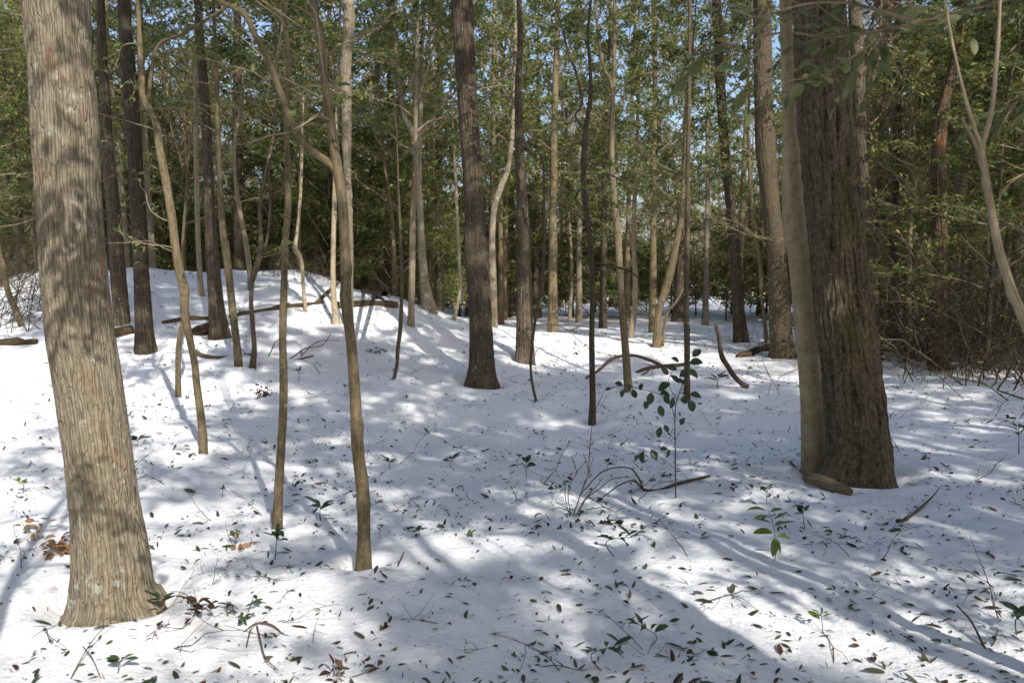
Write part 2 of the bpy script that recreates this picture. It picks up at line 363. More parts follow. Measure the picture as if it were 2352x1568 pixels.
CR['dense'] = [make_crown(250 + k, 7.0, 2.4, 34, .25, 7, 5, 18, .09, r1=.022, prof=lambda t: (1 - t) ** .5 * (.55 + .45 * math.sin(min(1, t * 2.2) * 1.57))) for k in range(2)]
CR['twiggy'] = [make_crown(450 + k, 6.0, 1.9, 30, .55, 7, 6, 1, .06, droop=-.02, r1=.02, prof=lambda t: 1 - .55 * t, leafmat_='leaf_tan') for k in range(2)]
CR['tan'].append(make_crown(500, 6.0, 2.4, 24, .35, 6, 4, 3, .085, r1=.02, leafmat_='leaf_tan'))
def add_crown(parent, kind, z, scale=1.0, rz=0.0, idx=0, xy=(0, 0), sxy=None):
    bm, lm = CR[kind][idx % len(CR[kind])]
    c = link('crown', bm, parent); c.location = (xy[0], xy[1], z); c.rotation_euler = (0, 0, rz); c.scale = (sxy or scale, sxy or scale, scale)
    if lm: link('foliage', lm, c)
    return c

# ------------------------------------------------------------------ traced trees
def rough_fn(amp, seed, flare_z=0.0, lobes=0, ridges=None, knots=0):
    def fn(th, ln, rr, P):
        out = rr * (1 + amp * perlin(np.cos(th) * 1.3 + seed, np.sin(th) * 1.3, ln * 1.6) + amp * .6 * perlin(np.cos(th) * 3 + seed, np.sin(th) * 3, ln * 5))
        kr = np.random.default_rng(int(seed * 17)); top = float(ln.max())
        for q in range(knots):
            kl, kt, ka = kr.uniform(.3, top), kr.uniform(0, 6.28), kr.uniform(.2, .55); kw = rr.mean() * kr.uniform(.7, 1.4)
            out = out + rr * ka * np.exp(-((ln - kl) / kw) ** 2 - ((np.cos(th - kt) - 1) / .5) ** 2)
        if lobes: out = out * (1 + .15 * np.exp(-np.clip(ln - .3, 0, None) / flare_z) * np.cos(lobes * th + seed))
        if ridges:
            fx, fz, am = ridges; rm = float(rr.mean())
            wx = .22 * perlin(np.cos(th) * rm * fx * .5, np.sin(th) * rm * fx * .5 + 7, ln * fz * 1.5)
            n1 = perlin(np.cos(th) * rm * fx + wx + seed, np.sin(th) * rm * fx + wx, ln * fz)
            n2 = perlin(np.cos(th) * rm * fx * 2.1 + seed, np.sin(th) * rm * fx * 2.1, ln * fz * 2.6 + 5)
            out = out + am * (np.clip(np.abs(n1) * 3.4, 0, 1) - .6) + am * .6 * n2
        return out
    return fn
def trace(pts, Y):
    """pixel polyline (x, y, width) at depth Y -> world x, y, z, radius"""
    out = []; wd = None
    for k, p in enumerate(pts):
        P = at_depth(p[0], p[1], Y); wd = p[2] if len(p) > 2 else wd
        out.append([*P, .5 * wd / F_PX * Y / ray(p[0], p[1])[1] * math.cos(math.atan((p[0] - CX) / F_PX))])
    return np.array(out)
HEROES = []
def hero(name, label, cat, mat, pts, height, crown=None, Y=None, sides=12, step=.08, amp=.05, flare=0, lobes=0, ridges=None, limbs=(), seed=0, twigs=0, twig_z=1.6, twleaf=6, group=None):
    b = pts[0]
    if Y is None: base = hit(b[0], b[1]); Y = base[1]
    if b[2] > 30: Y = Y + .42 * b[2] / F_PX * Y * math.cos(math.atan((b[0] - CX) / F_PX))      # the traced foot is the near side of the trunk
    A = trace(pts, Y)
    gz = float(ground_base(A[0, 0], A[0, 1]))
    base = np.array([A[0, 0], A[0, 1], gz])
    TRUNK_SPOTS.append((A[0, 0], A[0, 1], A[0, 3]))
    seed = seed or len(HEROES) * 3.7 + 1
    zt = A[-1, 2]
    path = np.vstack([np.array([[A[0, 0], A[0, 1], min(gz, A[0, 2]) - .3, A[0, 3] * 1.02]]), A])
    d = A[-1, :3] - A[-3 if len(A) > 2 else -2, :3]; d /= np.linalg.norm(d); d = d * .5 + np.array([0, 0, .6]); d /= np.linalg.norm(d)
    ext = []; top = gz + height
    if top > zt + .5:
        L = (top - zt); q = A[-1].copy(); rg = np.random.default_rng(int(seed * 10))
        for k in range(1, 6):
            d = d + np.array([rg.normal(0, .05), rg.normal(0, .05), .08]); d /= np.linalg.norm(d)
            q = q.copy(); q[:3] = q[:3] + d * L / 5; q[3] = A[-1, 3] * (1 - .16 * k); ext.append(q)
    jit = smooth_path(path, step)
    if len(A) > 3:     # gentle depth wander so that the stem is not flat; radius follows depth
        pass
    jit[:, :3] -= base
    root = empty(name, tuple(base)); tag(root, label, cat, group)
    mb = MB(); mb.tube(jit[:, :3], np.maximum(jit[:, 3], .003), sides, rough_fn(amp, seed, flare or .2, lobes, ridges, 9 if cat in ('sapling', 'holly tree') else 0))
    if ext:
        E_ = smooth_path(np.vstack([A[-1:]] + [e[None] for e in ext]), .3); E_[:, :3] -= base
        mb.tube(E_[:, :3], np.maximum(E_[:, 3], .004), max(8, min(sides, 14)), rough_fn(amp, seed + .3))
    link('trunk', mb.mesh('trunk', M[mat]), root)
    for lp in limbs:
        lname = 'limb'
        B = trace(lp, Y); B = smooth_path(B, .06); B[:, :3] -= base
        m2 = MB(); m2.tube(B[:, :3], np.maximum(B[:, 3], .003), 10, rough_fn(amp, seed + 2)); link(lname, m2.mesh('limb', M[mat]), root)
    if twigs:
        rg = np.random.default_rng(int(seed * 31)); cand = jit[(jit[:, 2] > twig_z)]
        for k in range(twigs if len(cand) > 2 else 0):
            c = Crown(int(seed * 31) + k); q = cand[rg.integers(len(cand))]; az = rg.uniform(0, 6.28)
            t = c.twig(q[:3], np.array([math.cos(az), math.sin(az), rg.uniform(.1, .8)]), rg.uniform(.35, 1.1), min(.007, q[3] * .5), 4, 6, .04, .2)
            for m in range(5):
                u = rg.uniform(.3, 1) * 4.99; k2 = int(u); p = t[k2] + (t[k2 + 1] - t[k2]) * (u - k2)
                g = c.twig(p, (t[k2 + 1] - t[k2]) * 8 + rg.normal(0, .6, 3), rg.uniform(.12, .4), .0028, 3, 4, .03, .3)
                if twleaf: c.leaves(g, rg.integers(0, twleaf + 1), .012)
            br = link('branch', c.mb.mesh('branch', M['twig_dark' if 'dark' in mat else 'twig']), root)
            P = np.vstack(c.LP) if c.LP else []
            if len(P):
                L = rg.uniform(.04, .075, len(P)); link('foliage', leaf_mesh('foliage', P, np.vstack(c.LD), np.vstack(c.LN), L, L * .5, M['leaf'], rg, True), br)
    if crown:
        kind, zc, s_, idx = crown
        endp = (ext[-1] if ext else A[-1])[:3] - base
        midp = np.array([np.interp(zc, [0, zt - gz, height], [0, A[-1, 0] - base[0], endp[0]]), np.interp(zc, [0, zt - gz, height], [0, A[-1, 1] - base[1], endp[1]])])
        add_crown(root, kind, zc, s_, seed * 1.7, idx, tuple(midp))
    HEROES.append((base[0], base[1], Y)); return root

OAK = 'oak tree'
hero('oak_tree', 'thick pale grey oak trunk at the left with white lichen spots', OAK, 'oak_pale',
     [(269, 1410, 248), (264, 1368, 202), (258, 1284, 183), (240, 1150, 163), (220, 1000, 158), (198, 850, 159), (187, 780, 160), (168, 600, 158), (158, 450, 155), (151, 300, 160), (140, 150, 153), (127, 0, 160), (118, -80, 158)],
     15, ('tall', 7.0, 1.0, 0), sides=250, step=.016, amp=.02, flare=.18, lobes=5, ridges=(62, 3.6, .0045))  # leafy crown above the view, added to this oak to shade the snow
hero('oak_tree', 'large brown oak with deeply ridged bark at the right', OAK, 'oak_dark',
     [(1966, 1110, 208), (1970, 1075, 176), (1973, 1034, 156), (1963, 934, 142), (1952, 834, 138), (1942, 750, 138), (1926, 600, 130), (1912, 450, 128), (1897, 300, 127), (1889, 200, 124), (1884, 100, 122), (1880, 0, 122), (1876, -80, 120)],
     17, ('tall', 7.5, 1.2, 1), sides=260, step=.016, amp=.02, flare=.25, lobes=4, ridges=(22, 3.4, .018))  # unseen evergreen crown, put on this oak for the shade it throws
hero('beech_tree', 'smooth olive grey beech leaning behind the large ridged oak', 'beech tree', 'beech',
     [(1870, 1072, 62), (1866, 934, 57), (1857, 834, 50), (1850, 750, 52), (1837, 600, 52), (1826, 530, 56), (1820, 425, 48), (1814, 300, 36), (1811, 200, 32), (1807, 100, 30), (1805, 0, 30), (1803, -60, 29)],
     13, ('tan', 6.5, 1.0, 0), sides=48, step=.05, amp=.03)
hero('oak_tree', 'dark upright oak trunk in the centre, split bark at its base', OAK, 'oak_mid',
     [(1104, 889, 78), (1105, 850, 62), (1105, 784, 54), (1102, 700, 51), (1095, 600, 53), (1092, 550, 52), (1090, 500, 46), (1085, 400, 44), (1078, 300, 45), (1072, 200, 45), (1066, 100, 48), (1061, 0, 50), (1058, -60, 49)],
     15, ('bare', 7.5, 1.0, 1), sides=140, step=.03, amp=.03, flare=.25, lobes=5, ridges=(34, 4, .007))
hero('oak_tree', 'dark trunk with a small hollow, right of the central oak', OAK, 'oak_mid',
     [(1206, 832, 50), (1205, 784, 42), (1205, 700, 36), (1203, 600, 31), (1201, 500, 28), (1195, 400, 22), (1192, 300, 18), (1190, 200, 15), (1195, 100, 13), (1192, 0, 12)],
     12, ('bare', 7.0, .8, 0), sides=90, step=.04, amp=.05, flare=.2, lobes=4, ridges=(30, 4, .005))
hero('oak_tree', 'dark brown trunk with scattered lichen behind the pale oak', OAK, 'oak_mid',
     [(335, 808, 56), (331, 750, 44), (326, 650, 37), (317, 500, 34), (310, 350, 35), (298, 200, 38), (290, 100, 33), (285, 0, 30)],
     13, ('bare', 6.5, 1.0, 0), sides=80, step=.04, amp=.04, flare=.2, lobes=4, ridges=(30, 4, .005))
hero('oak_tree', 'grey spotted trunk standing in front of the log on the mound', OAK, 'oak_mid',
     [(503, 775, 52), (497, 700, 37), (490, 620, 32), (485, 550, 29), (478, 400, 24), (472, 250, 22), (460, 100, 20), (455, 0, 18)],
     13, ('bare', 7.0, 1.0, 1), sides=80, step=.05, amp=.04, flare=.25, lobes=5, ridges=(28, 4, .005))
hero('oak_tree', 'dark trunk half hidden by the right edge of the pale oak', OAK, 'oak_mid',
     [(281, 742, 42), (272, 640, 38), (262, 500, 34), (248, 350, 28), (240, 200, 24), (234, 100, 22), (231, 0, 20)],
     13, ('bare', 7.0, .9, 0), sides=60, step=.06, amp=.04, flare=.3, lobes=4, ridges=(28, 4, .005))
hero('oak_tree', 'broad dark twin-ridged trunk left of the smooth beech', OAK, 'thin_dark',
     [(1798, 823, 66), (1795, 784, 54), (1790, 700, 50), (1782, 575, 43), (1768, 450, 42), (1758, 325, 46), (1753, 200, 42), (1750, 0, 40)],
     15, ('bare', 7.5, 1.0, 1), sides=100, step=.04, amp=.05, flare=.3, lobes=3, ridges=(24, 3, .009))
hero('oak_tree', 'slim dark trunk left of the broad twin-ridged trunk', OAK, 'oak_mid',
     [(1703, 786, 38), (1695, 700, 27), (1688, 575, 24), (1678, 475, 22), (1663, 325, 22), (1655, 200, 22), (1645, 0, 21)],
     12, ('open', 5.5, .9, 1), sides=50, step=.06, amp=.05, flare=.25, lobes=4, ridges=(26, 4, .005), twigs=10)
hero('oak_tree', 'trunk showing just past the right edge of the large oak', OAK, 'oak_mid',
     [(2018, 828, 24), (2012, 700, 24), (2000, 550, 24), (1983, 400, 26), (1975, 300, 28), (1973, 200, 30), (1965, 50, 32), (1963, 0, 32)],
     13, ('tall', 6.5, .9, 1), sides=40, step=.08, amp=.05)
hero('dead_tree', 'rotting reddish brown dead trunk in the thicket at the right', 'dead tree', 'dead',
     [(2158, 849, 50), (2155, 784, 43), (2158, 700, 36), (2158, 500, 34), (2156, 350, 36), (2165, 260, 32), (2185, 175, 24), (2200, 100, 20), (2213, 0, 17)],
     9, None, sides=80, step=.04, amp=.07, flare=.2, lobes=3, ridges=(26, 2.5, .007))
# saplings; some unseen crowns thickened to shade the mound
SP = 'sapling'
hero('sapling', 'forked sapling left of centre with one long arching limb', SP, 'thin',
     [(836, 1309, 40), (836, 1234, 30), (834, 1134, 29), (824, 1050, 27), (819, 984, 27), (814, 884, 25), (806, 784, 24), (796, 700, 25), (793, 600, 24), (789, 500, 23), (780, 420, 24), (770, 360, 24), (755, 250, 20), (745, 180, 18), (740, 100, 17), (728, 50, 16), (718, 0, 16), (712, -50, 15)],
     11, ('tall', 5.4, .95, 2), sides=28, step=.03, amp=.07, twigs=6, twig_z=2.0, twleaf=2,
     limbs=[[(772, 395, 20), (762, 378, 19), (735, 360, 18), (700, 330, 17), (670, 285, 16), (645, 215, 16), (615, 135, 15), (585, 80, 14), (565, 35, 13), (540, 20, 12), (500, 0, 11), (470, -30, 10)]])
hero('sapling', 'straight mottled sapling between the pale oak and the forked sapling', SP, 'thin',
     [(638, 1209, 24), (640, 1124, 21), (646, 1024, 19), (651, 934, 19), (651, 834, 18), (649, 784, 17), (651, 700, 17), (653, 630, 16), (656, 550, 16), (662, 470, 16), (660, 350, 13), (657, 290, 12), (660, 200, 11), (663, 130, 10), (655, 50, 9), (655, 0, 9)],
     11, ('dense', 5.2, .9, 0), sides=20, step=.04, amp=.06, twigs=6, twig_z=1.9, twleaf=2)
hero('sapling', 'crooked two-tone sapling leaning just right of the pale oak', SP, 'thin',
     [(467, 1039, 22), (466, 1004, 20), (460, 944, 18), (452, 884, 17), (447, 834, 16), (437, 784, 17), (424, 720, 20), (424, 670, 22), (414, 630, 22), (403, 570, 20), (395, 500, 20), (380, 410, 20), (368, 350, 19), (357, 280, 18), (330, 225, 17), (325, 175, 14), (321, 100, 12), (317, 0, 10)],
     11, ('dense', 5.4, .9, 1), sides=20, step=.04, amp=.07, limbs=[[(340, 230, 11), (360, 110, 8), (410, 82, 8), (460, 55, 7), (520, 15, 6), (560, -20, 5)]], twigs=6, twig_z=1.9)
hero('sapling', 'short thin stem beside the crooked two-tone sapling', SP, 'thin',
     [(410, 911, 15), (409, 850, 13), (411, 790, 13), (420, 735, 10), (424, 690, 8), (418, 600, 7), (425, 480, 6), (432, 380, 5)], 4, None, sides=12, step=.06)
hero('sapling', 'slim grey sapling beside the spotted trunk on the slope', SP, 'thin',
     [(548, 840, 21), (545, 800, 18), (533, 700, 18), (522, 600, 18), (512, 530, 16), (507, 450, 14), (502, 330, 12), (498, 200, 10), (490, 0, 8)], 11, ('dense', 4.7, .95, 0), sides=16, step=.06, twigs=5, twig_z=2)
hero('sapling', 'very dark wiry sapling right of the slim grey sapling', SP, 'thin_dark',
     [(580, 844, 17), (584, 800, 12), (578, 720, 11), (577, 680, 10), (581, 640, 12), (592, 605, 15), (600, 560, 11), (597, 480, 9), (610, 400, 8), (630, 300, 6), (640, 150, 4)], 7, ('low', 3.4, .85, 0), sides=14, step=.06, amp=.09, twigs=8, twig_z=1.5,
     limbs=[[(594, 605, 9), (612, 555, 7), (620, 480, 6), (618, 380, 4)]])
hero('sapling', 'sunlit straight pale stem standing in snow on the mound', SP, 'thin_pale',
     [(463, 678, 16), (460, 640, 13), (455, 550, 12), (453, 450, 12), (450, 300, 11), (450, 180, 10), (452, 0, 8)], 9, ('low', 3.2, 1.0, 1), sides=14, step=.1)
hero('sapling', 'pale curving stem at the top edge of the mound', SP, 'thin_pale',
     [(576, 662, 13), (571, 600, 13), (562, 540, 12), (548, 470, 11), (540, 400, 9), (540, 330, 8), (560, 200, 6)], 8, ('low', 2.9, .95, 2), sides=12, step=.1)
hero('sapling', 'short bent pale stem rising from the log on the mound', SP, 'thin_pale',
     [(702, 712, 9), (697, 660, 8), (692, 600, 9), (678, 570, 12), (682, 540, 8), (690, 450, 7), (694, 340, 6), (698, 200, 4)], 8, ('low', 3.0, .8, 0), sides=12, step=.08, amp=.1)
hero('sapling', 'pale stem half hidden behind the forked sapling', SP, 'thin_pale',
     [(773, 742, 20), (767, 690, 14), (765, 600, 12), (768, 470, 11), (772, 330, 9), (778, 150, 7), (782, 0, 6)], 9, ('low', 3.4, .9, 1), sides=12, step=.1)
hero('sapling', 'tall dappled trunk behind the forked sapling', SP, 'oak_pale',
     [(806, 658, 11), (806, 560, 12), (800, 450, 15), (797, 350, 20), (796, 250, 24), (795, 150, 25), (802, 50, 27), (800, 0, 26)], 11, ('bare', 6.5, .8, 0), Y=14, sides=24, step=.08)
hero('sapling', 'pale banded holly trunk on the right shoulder of the mound', SP, 'thin_pale',
     [(944, 746, 18), (945, 700, 15), (946, 650, 15), (947, 560, 15), (949, 480, 14), (954, 400, 11), (955, 250, 10), (958, 100, 8), (960, 0, 7)], 10, ('low', 3.1, 1.1, 0), sides=16, step=.08)
hero('oak_tree', 'mossy flared trunk right of the pale banded holly trunk', OAK, 'oak_pale',
     [(985, 716, 38), (980, 680, 28), (975, 650, 23), (968, 560, 17), (965, 480, 15), (962, 400, 13), (967, 250, 10), (970, 100, 8), (972, 0, 7)], 11, ('tall', 5.5, .8, 1), sides=24, step=.08, flare=.3, lobes=4,
     limbs=[[(964, 420, 13), (958, 350, 13), (945, 300, 13), (926, 255, 12), (915, 170, 11), (908, 100, 10), (904, 0, 9)]])
hero('sapling', 'reddish leaning stem behind the log end on the mound', SP, 'log',
     [(905, 682, 15), (907, 640, 12), (903, 540, 9), (895, 450, 7), (880, 350, 6), (870, 200, 5)], 8, ('low', 3.0, .9, 2), sides=12, step=.1)
hero('sapling', 'thin black sapling alone on the slope left of the central oak', SP, 'thin_dark',
     [(906, 871, 9), (912, 835, 8), (914, 800, 9), (919, 760, 10), (922, 700, 9), (923, 620, 9), (920, 540, 7), (916, 450, 5), (912, 330, 3)], 4.2, None, sides=12, step=.05, amp=.1, twigs=7, twig_z=1.5)
hero('sapling', 'slanting pale stem left of the central oak, base on the slope', SP, 'thin_pale',
     [(1042, 738, 9), (1050, 705, 9), (1058, 660, 9), (1055, 600, 8), (1050, 500, 7), (1045, 380, 6), (1035, 200, 4)], 7, ('low', 4, .7, 0), sides=12, step=.1, limbs=[[(1052, 700, 8), (1065, 670, 7), (1075, 640, 7), (1085, 560, 6)]])
hero('oak_tree', 'grey trunk just behind the right edge of the central oak', OAK, 'oak_pale',
     [(1135, 752, 18), (1132, 650, 18), (1130, 560, 15), (1135, 480, 14), (1150, 430, 14), (1168, 380, 12), (1180, 250, 10), (1185, 0, 8)], 11, ('tall', 4.0, .9, 2), sides=20, step=.1)
hero('sapling', 'sunlit pale trunk between the central oak and the hollow trunk', SP, 'thin_pale',
     [(1161, 729, 16), (1163, 640, 14), (1166, 560, 13), (1161, 480, 12), (1165, 420, 11), (1172, 340, 9), (1180, 200, 7)], 9, ('low', 3.2, 1.0, 1), sides=16, step=.1)
hero('oak_tree', 'dappled brown trunk close against the left of the hollow trunk', OAK, 'oak_pale',
     [(1178, 727, 20), (1177, 640, 17), (1174, 560, 16), (1170, 450, 14), (1160, 300, 12), (1150, 100, 9), (1145, 0, 8)], 11, ('tall', 4.2, .9, 0), sides=16, step=.1)
hero('sapling', 'whip-thin dark sapling curving in front of the hollow trunk', SP, 'thin_dark',
     [(1231, 922, 7), (1224, 890, 6), (1219, 845, 6), (1222, 790, 7), (1233, 712, 7), (1245, 660, 7), (1250, 560, 6), (1249, 450, 6), (1247, 370, 5), (1229, 325, 4), (1205, 290, 3)], 3, None, sides=10, step=.05, amp=.1, twigs=6, twig_z=1.0)
hero('sapling', 'dark wavy sapling with a high fork, right of centre', SP, 'thin_dark',
     [(1360, 971, 18), (1361, 909, 14), (1359, 784, 13), (1361, 700, 12), (1360, 620, 12), (1352, 525, 13), (1342, 450, 12), (1340, 390, 12), (1344, 310, 12), (1353, 250, 10), (1357, 200, 9), (1354, 130, 8), (1350, 85, 7), (1357, 0, 6)], 10, ('tall', 5.2, .8, 2), sides=18, step=.04, amp=.07, twigs=14, twig_z=1.9, twleaf=5,
     limbs=[[(1343, 320, 9), (1338, 290, 8), (1320, 265, 6), (1337, 240, 6), (1325, 175, 6), (1305, 120, 5), (1290, 60, 4), (1270, 0, 3)], [(1360, 600, 8), (1395, 610, 6), (1440, 620, 5), (1470, 640, 3)]])
hero('sapling', 'upright olive sapling behind the leafy seedling, right of centre', SP, 'thin',
     [(1444, 901, 22), (1441, 860, 19), (1438, 820, 18), (1434, 770, 17), (1428, 700, 17), (1422, 600, 17), (1418, 525, 16), (1410, 450, 14), (1405, 350, 13), (1407, 250, 11), (1410, 150, 10), (1412, 0, 8)], 11, ('tall', 5.6, .8, 0), sides=18, step=.05, twigs=12, twig_z=1.3, twleaf=6,
     limbs=[[(1408, 240, 10), (1404, 190, 9), (1390, 165, 8), (1380, 125, 8), (1372, 60, 7), (1368, 0, 6)]])
hero('sapling', 'slender straight sapling crossed by dark seedling leaves', SP, 'thin_dark',
     [(1578, 921, 16), (1578, 850, 14), (1578, 784, 14), (1576, 700, 13), (1578, 600, 12), (1579, 500, 12), (1580, 350, 10), (1583, 200, 9), (1584, 0, 7)], 11, ('tall', 5.6, .8, 1), sides=16, step=.05, twigs=14, twig_z=1.2, twleaf=6)
hero('holly_tree', 'pale curved holly stem behind the upright olive sapling', 'holly tree', 'thin_pale',
     [(1449, 777, 14), (1454, 735, 14), (1459, 690, 14), (1459, 640, 12), (1455, 549, 11), (1458, 450, 10), (1464, 300, 8), (1466, 150, 7)], 8, ('low', 2.4, 1.0, 2), sides=14, step=.1)
hero('holly_tree', 'thick leaning holly trunk with a bare curved base', 'holly tree', 'thin',
     [(1508, 797, 22), (1510, 750, 17), (1514, 710, 17), (1525, 675, 18), (1537, 635, 19), (1550, 580, 16), (1566, 490, 13), (1572, 380, 10), (1580, 250, 8)], 8, ('low', 2.6, 1.0, 1), sides=16, step=.1, limbs=[[(1522, 795, 7), (1526, 750, 7), (1535, 715, 6), (1555, 690, 6), (1580, 640, 4)]])
hero('oak_tree', 'mossy dark trunk behind the leaning holly trunk', OAK, 'oak_mid',
     [(1556, 740, 30), (1558, 700, 24), (1561, 650, 22), (1566, 549, 20), (1560, 450, 18), (1540, 370, 16), (1515, 330, 15), (1505, 200, 12), (1500, 0, 9)], 11, ('open', 6, .9, 0), sides=24, step=.1, flare=.25, lobes=4)
hero('sapling', 'small grey stem between the slim and broad dark trunks', SP, 'thin',
     [(1761, 792, 11), (1755, 730, 9), (1749, 680, 9), (1745, 600, 10), (1737, 549, 10), (1725, 450, 9), (1718, 300, 7)], 7, ('low', 3.6, .8, 0), sides=12, step=.1, twigs=6, twig_z=1)
hero('sapling', 'pale smooth stem far off, framed by the two middle saplings', SP, 'thin_pale',
     [(1308, 735, 10), (1311, 690, 8), (1313, 640, 8), (1310, 560, 8), (1306, 450, 7), (1300, 250, 5)], 8, ('low', 3.6, 1.0, 1), sides=10, step=.15)
hero('sapling', 'leaning brown stem at the far left edge of the snow', SP, 'thin',
     [(50, 752, 17), (38, 715, 16), (22, 680, 15), (8, 620, 14), (-10, 520, 12), (-30, 300, 9)], 8, ('low', 3.8, .9, 2), sides=14, step=.08)
hero('oak_tree', 'pale lit trunk on the mound crest behind the dark trunks', OAK, 'oak_pale',
     [(296, 646, 16), (290, 560, 15), (282, 460, 15), (272, 350, 17), (262, 275, 18), (248, 150, 17), (240, 0, 15)], 12, ('tall', 3.6, .9, 1), Y=19.5, sides=16, step=.12)
hero('oak_tree', 'reddish trunk on the crest right of the lichen-dotted trunk', OAK, 'oak_pale',
     [(353, 630, 21), (350, 590, 17), (346, 520, 16), (341, 450, 16), (335, 350, 15), (328, 200, 13), (322, 0, 10)], 12, ('tall', 3.6, .9, 2), Y=20, sides=16, step=.12)
hero('oak_tree', 'broad shaded trunk beyond the mound behind the pale curving stem', OAK, 'oak_mid',
     [(551, 620, 30), (550, 560, 26), (548, 450, 25), (546, 300, 22), (545, 150, 20), (545, 0, 18)], 13, ('tall', 3.6, 1.0, 0), Y=21.5, sides=16, step=.12)
# near, out-of-focus forked stem at the right edge
hero('sapling', 'blurred pale forked stem close to the camera at the right edge', SP, 'thin_pale',
     [(2560, 1440, 34), (2480, 1120, 30), (2400, 860, 27), (2348, 725, 26), (2318, 650, 24), (2293, 565, 22), (2278, 490, 20), (2263, 400, 18), (2253, 340, 19), (2263, 310, 14), (2278, 250, 12), (2286, 170, 11), (2293, 75, 10), (2296, 0, 9), (2300, -80, 8)],
     3.2, None, Y=2.0, sides=18, step=.02, amp=.06,
     limbs=[[(2253, 335, 13), (2240, 300, 10), (2218, 230, 9), (2198, 150, 7), (2178, 50, 5), (2170, -20, 4)], [(2250, 350, 10), (2230, 310, 8), (2208, 270, 6)]])

# ------------------------------------------------------------------ snow-covered ground, one sheet to the horizon
def make_ground():
    n = 760; a = 3.0; k = math.asinh(420 / a)
    u = np.linspace(-1, 1, n); xs = a * np.sinh(k * u); ys = 4.5 + a * np.sinh(k * u)
    X, Y = np.meshgrid(xs, ys); Z = ground(X.ravel(), Y.ravel())
    V = np.stack([X.ravel(), Y.ravel(), Z], -1)
    i = (np.arange(n - 1)[:, None] * n + np.arange(n - 1)[None]).ravel()
    F = np.stack([i, i + 1, i + n + 1, i + n], -1)
    me = bpy.data.meshes.new('snow_ground'); me.vertices.add(len(V)); me.vertices.foreach_set('co', V.astype(np.float32).ravel())
    me.loops.add(F.size); me.loops.foreach_set('vertex_index', F.astype(np.int32).ravel())
    me.polygons.add(len(F)); me.polygons.foreach_set('loop_start', (np.arange(len(F)) * 4).astype(np.int32))
    me.polygons.foreach_set('use_smooth', np.ones(len(F), bool)); me.update(calc_edges=True)
    me.materials.append(M['snow'])
    tag(link('snow_ground', me), 'snow covered woodland floor with a rounded mound', None, None, 'structure')
make_ground()
def gz(x, y): return float(ground(x, y))

# ------------------------------------------------------------------ the wood behind: every tree a thing, copied from a few kinds
rnd = random.Random(11)
TRUNKS = {}
def trunk_proto(key, H, r0, mat, seed, lean=.25):
    rg = np.random.default_rng(seed); m = 16; z = np.linspace(-.3, H, m); t = np.clip(z / H, 0, 1)
    P = np.stack([np.cumsum(rg.normal(0, lean * .11, m)) * t, np.cumsum(rg.normal(0, lean * .11, m)) * t, z], -1)
    r = r0 * (1 - .75 * t) * (1 + .35 * np.exp(-np.clip(z, 0, None) / .25))
    mb = MB(); A = smooth_path(np.column_stack([P, r]), H / 40); mb.tube(A[:, :3], A[:, 3], 10, rough_fn(.06, seed))
    TRUNKS.setdefault(key, []).append(mb.mesh('trunk', M[mat]))
for k in range(3):
    trunk_proto('low', 6.0, .05, ['thin', 'thin_dark', 'thin'][k], 20 + k, .5)
    trunk_proto('tall', 11, .11, ['thin', 'oak_mid', 'oak_pale'][k], 30 + k)
    trunk_proto('open', 10, .10, ['thin', 'oak_mid', 'thin_pale'][k], 40 + k, .4)
    trunk_proto('bare', 15, .15, ['oak_pale', 'oak_mid', 'oak_dark'][k], 50 + k)
    trunk_proto('twiggy', 7.5, .045, ['thin', 'thin_dark', 'thin'][k], 70 + k, .7)
    trunk_proto('tan', 10, .10, ['beech', 'thin_pale', 'oak_pale'][k], 60 + k, .4)
KINDS = {   # kind: crown base, name, label, category, group
    'low': (1.1, 'holly_tree', 'low leafy holly standing among the trunks of the wood behind', 'holly tree', 'low hollies of the wood behind'),
    'tall': (2.7, 'holly_tree', 'tall evergreen holly with a high leafy crown in the wood behind', 'holly tree', 'tall hollies of the wood behind'),
    'mid': (2.3, 'holly_tree', 'slim holly with a leafy crown over a bare stem in the middle distance', 'holly tree', 'slim hollies of the middle distance'),
    'dense': (3.0, 'holly_tree', '', 'holly tree', ''),
    'open': (3.6, 'evergreen_tree', 'thinly leaved spreading evergreen in the wood behind', 'evergreen tree', 'spreading evergreens of the wood behind'),
    'bare': (6.5, 'bare_tree', 'leafless grey hardwood with fine twigs in the wood behind', 'bare tree', 'leafless trees of the wood behind'),
    'twiggy': (1.4, 'bare_sapling', 'leafless thin sapling with a haze of tan twigs in the wood behind', 'sapling', 'bare saplings of the wood behind'),
    'tan': (3.8, 'young_beech', 'young beech still holding dry tan leaves in the wood behind', 'beech tree', 'tan leaved beeches of the wood behind')}
cnt = 0
def wood_tree(kind, x, y, s, lab=None, group=None):
    global cnt; cnt += 1
    zc, name, l0, cat, g0 = KINDS[kind]
    t = empty(name, (x, y, gz(x, y)), rnd.uniform(0, 6.28)); tag(t, lab or l0, cat, group or g0)
    t.scale = (s, s, s)
    link('trunk', TRUNKS[kind][rnd.randrange(3)], t)
    add_crown(t, kind, zc, rnd.uniform(.9, 1.1), rnd.uniform(0, 6.28), rnd.randrange(6))
    return t
TRUNKS['dense'] = TRUNKS['tall']; TRUNKS['mid'] = [t_ for t_ in TRUNKS['twiggy']]; CR['mid'] = CR['low']
PLACED = [(h[0], h[1]) for h in HEROES]
def free(x, y, d): return all((x - a) ** 2 + (y - b) ** 2 > d * d for a, b in PLACED)
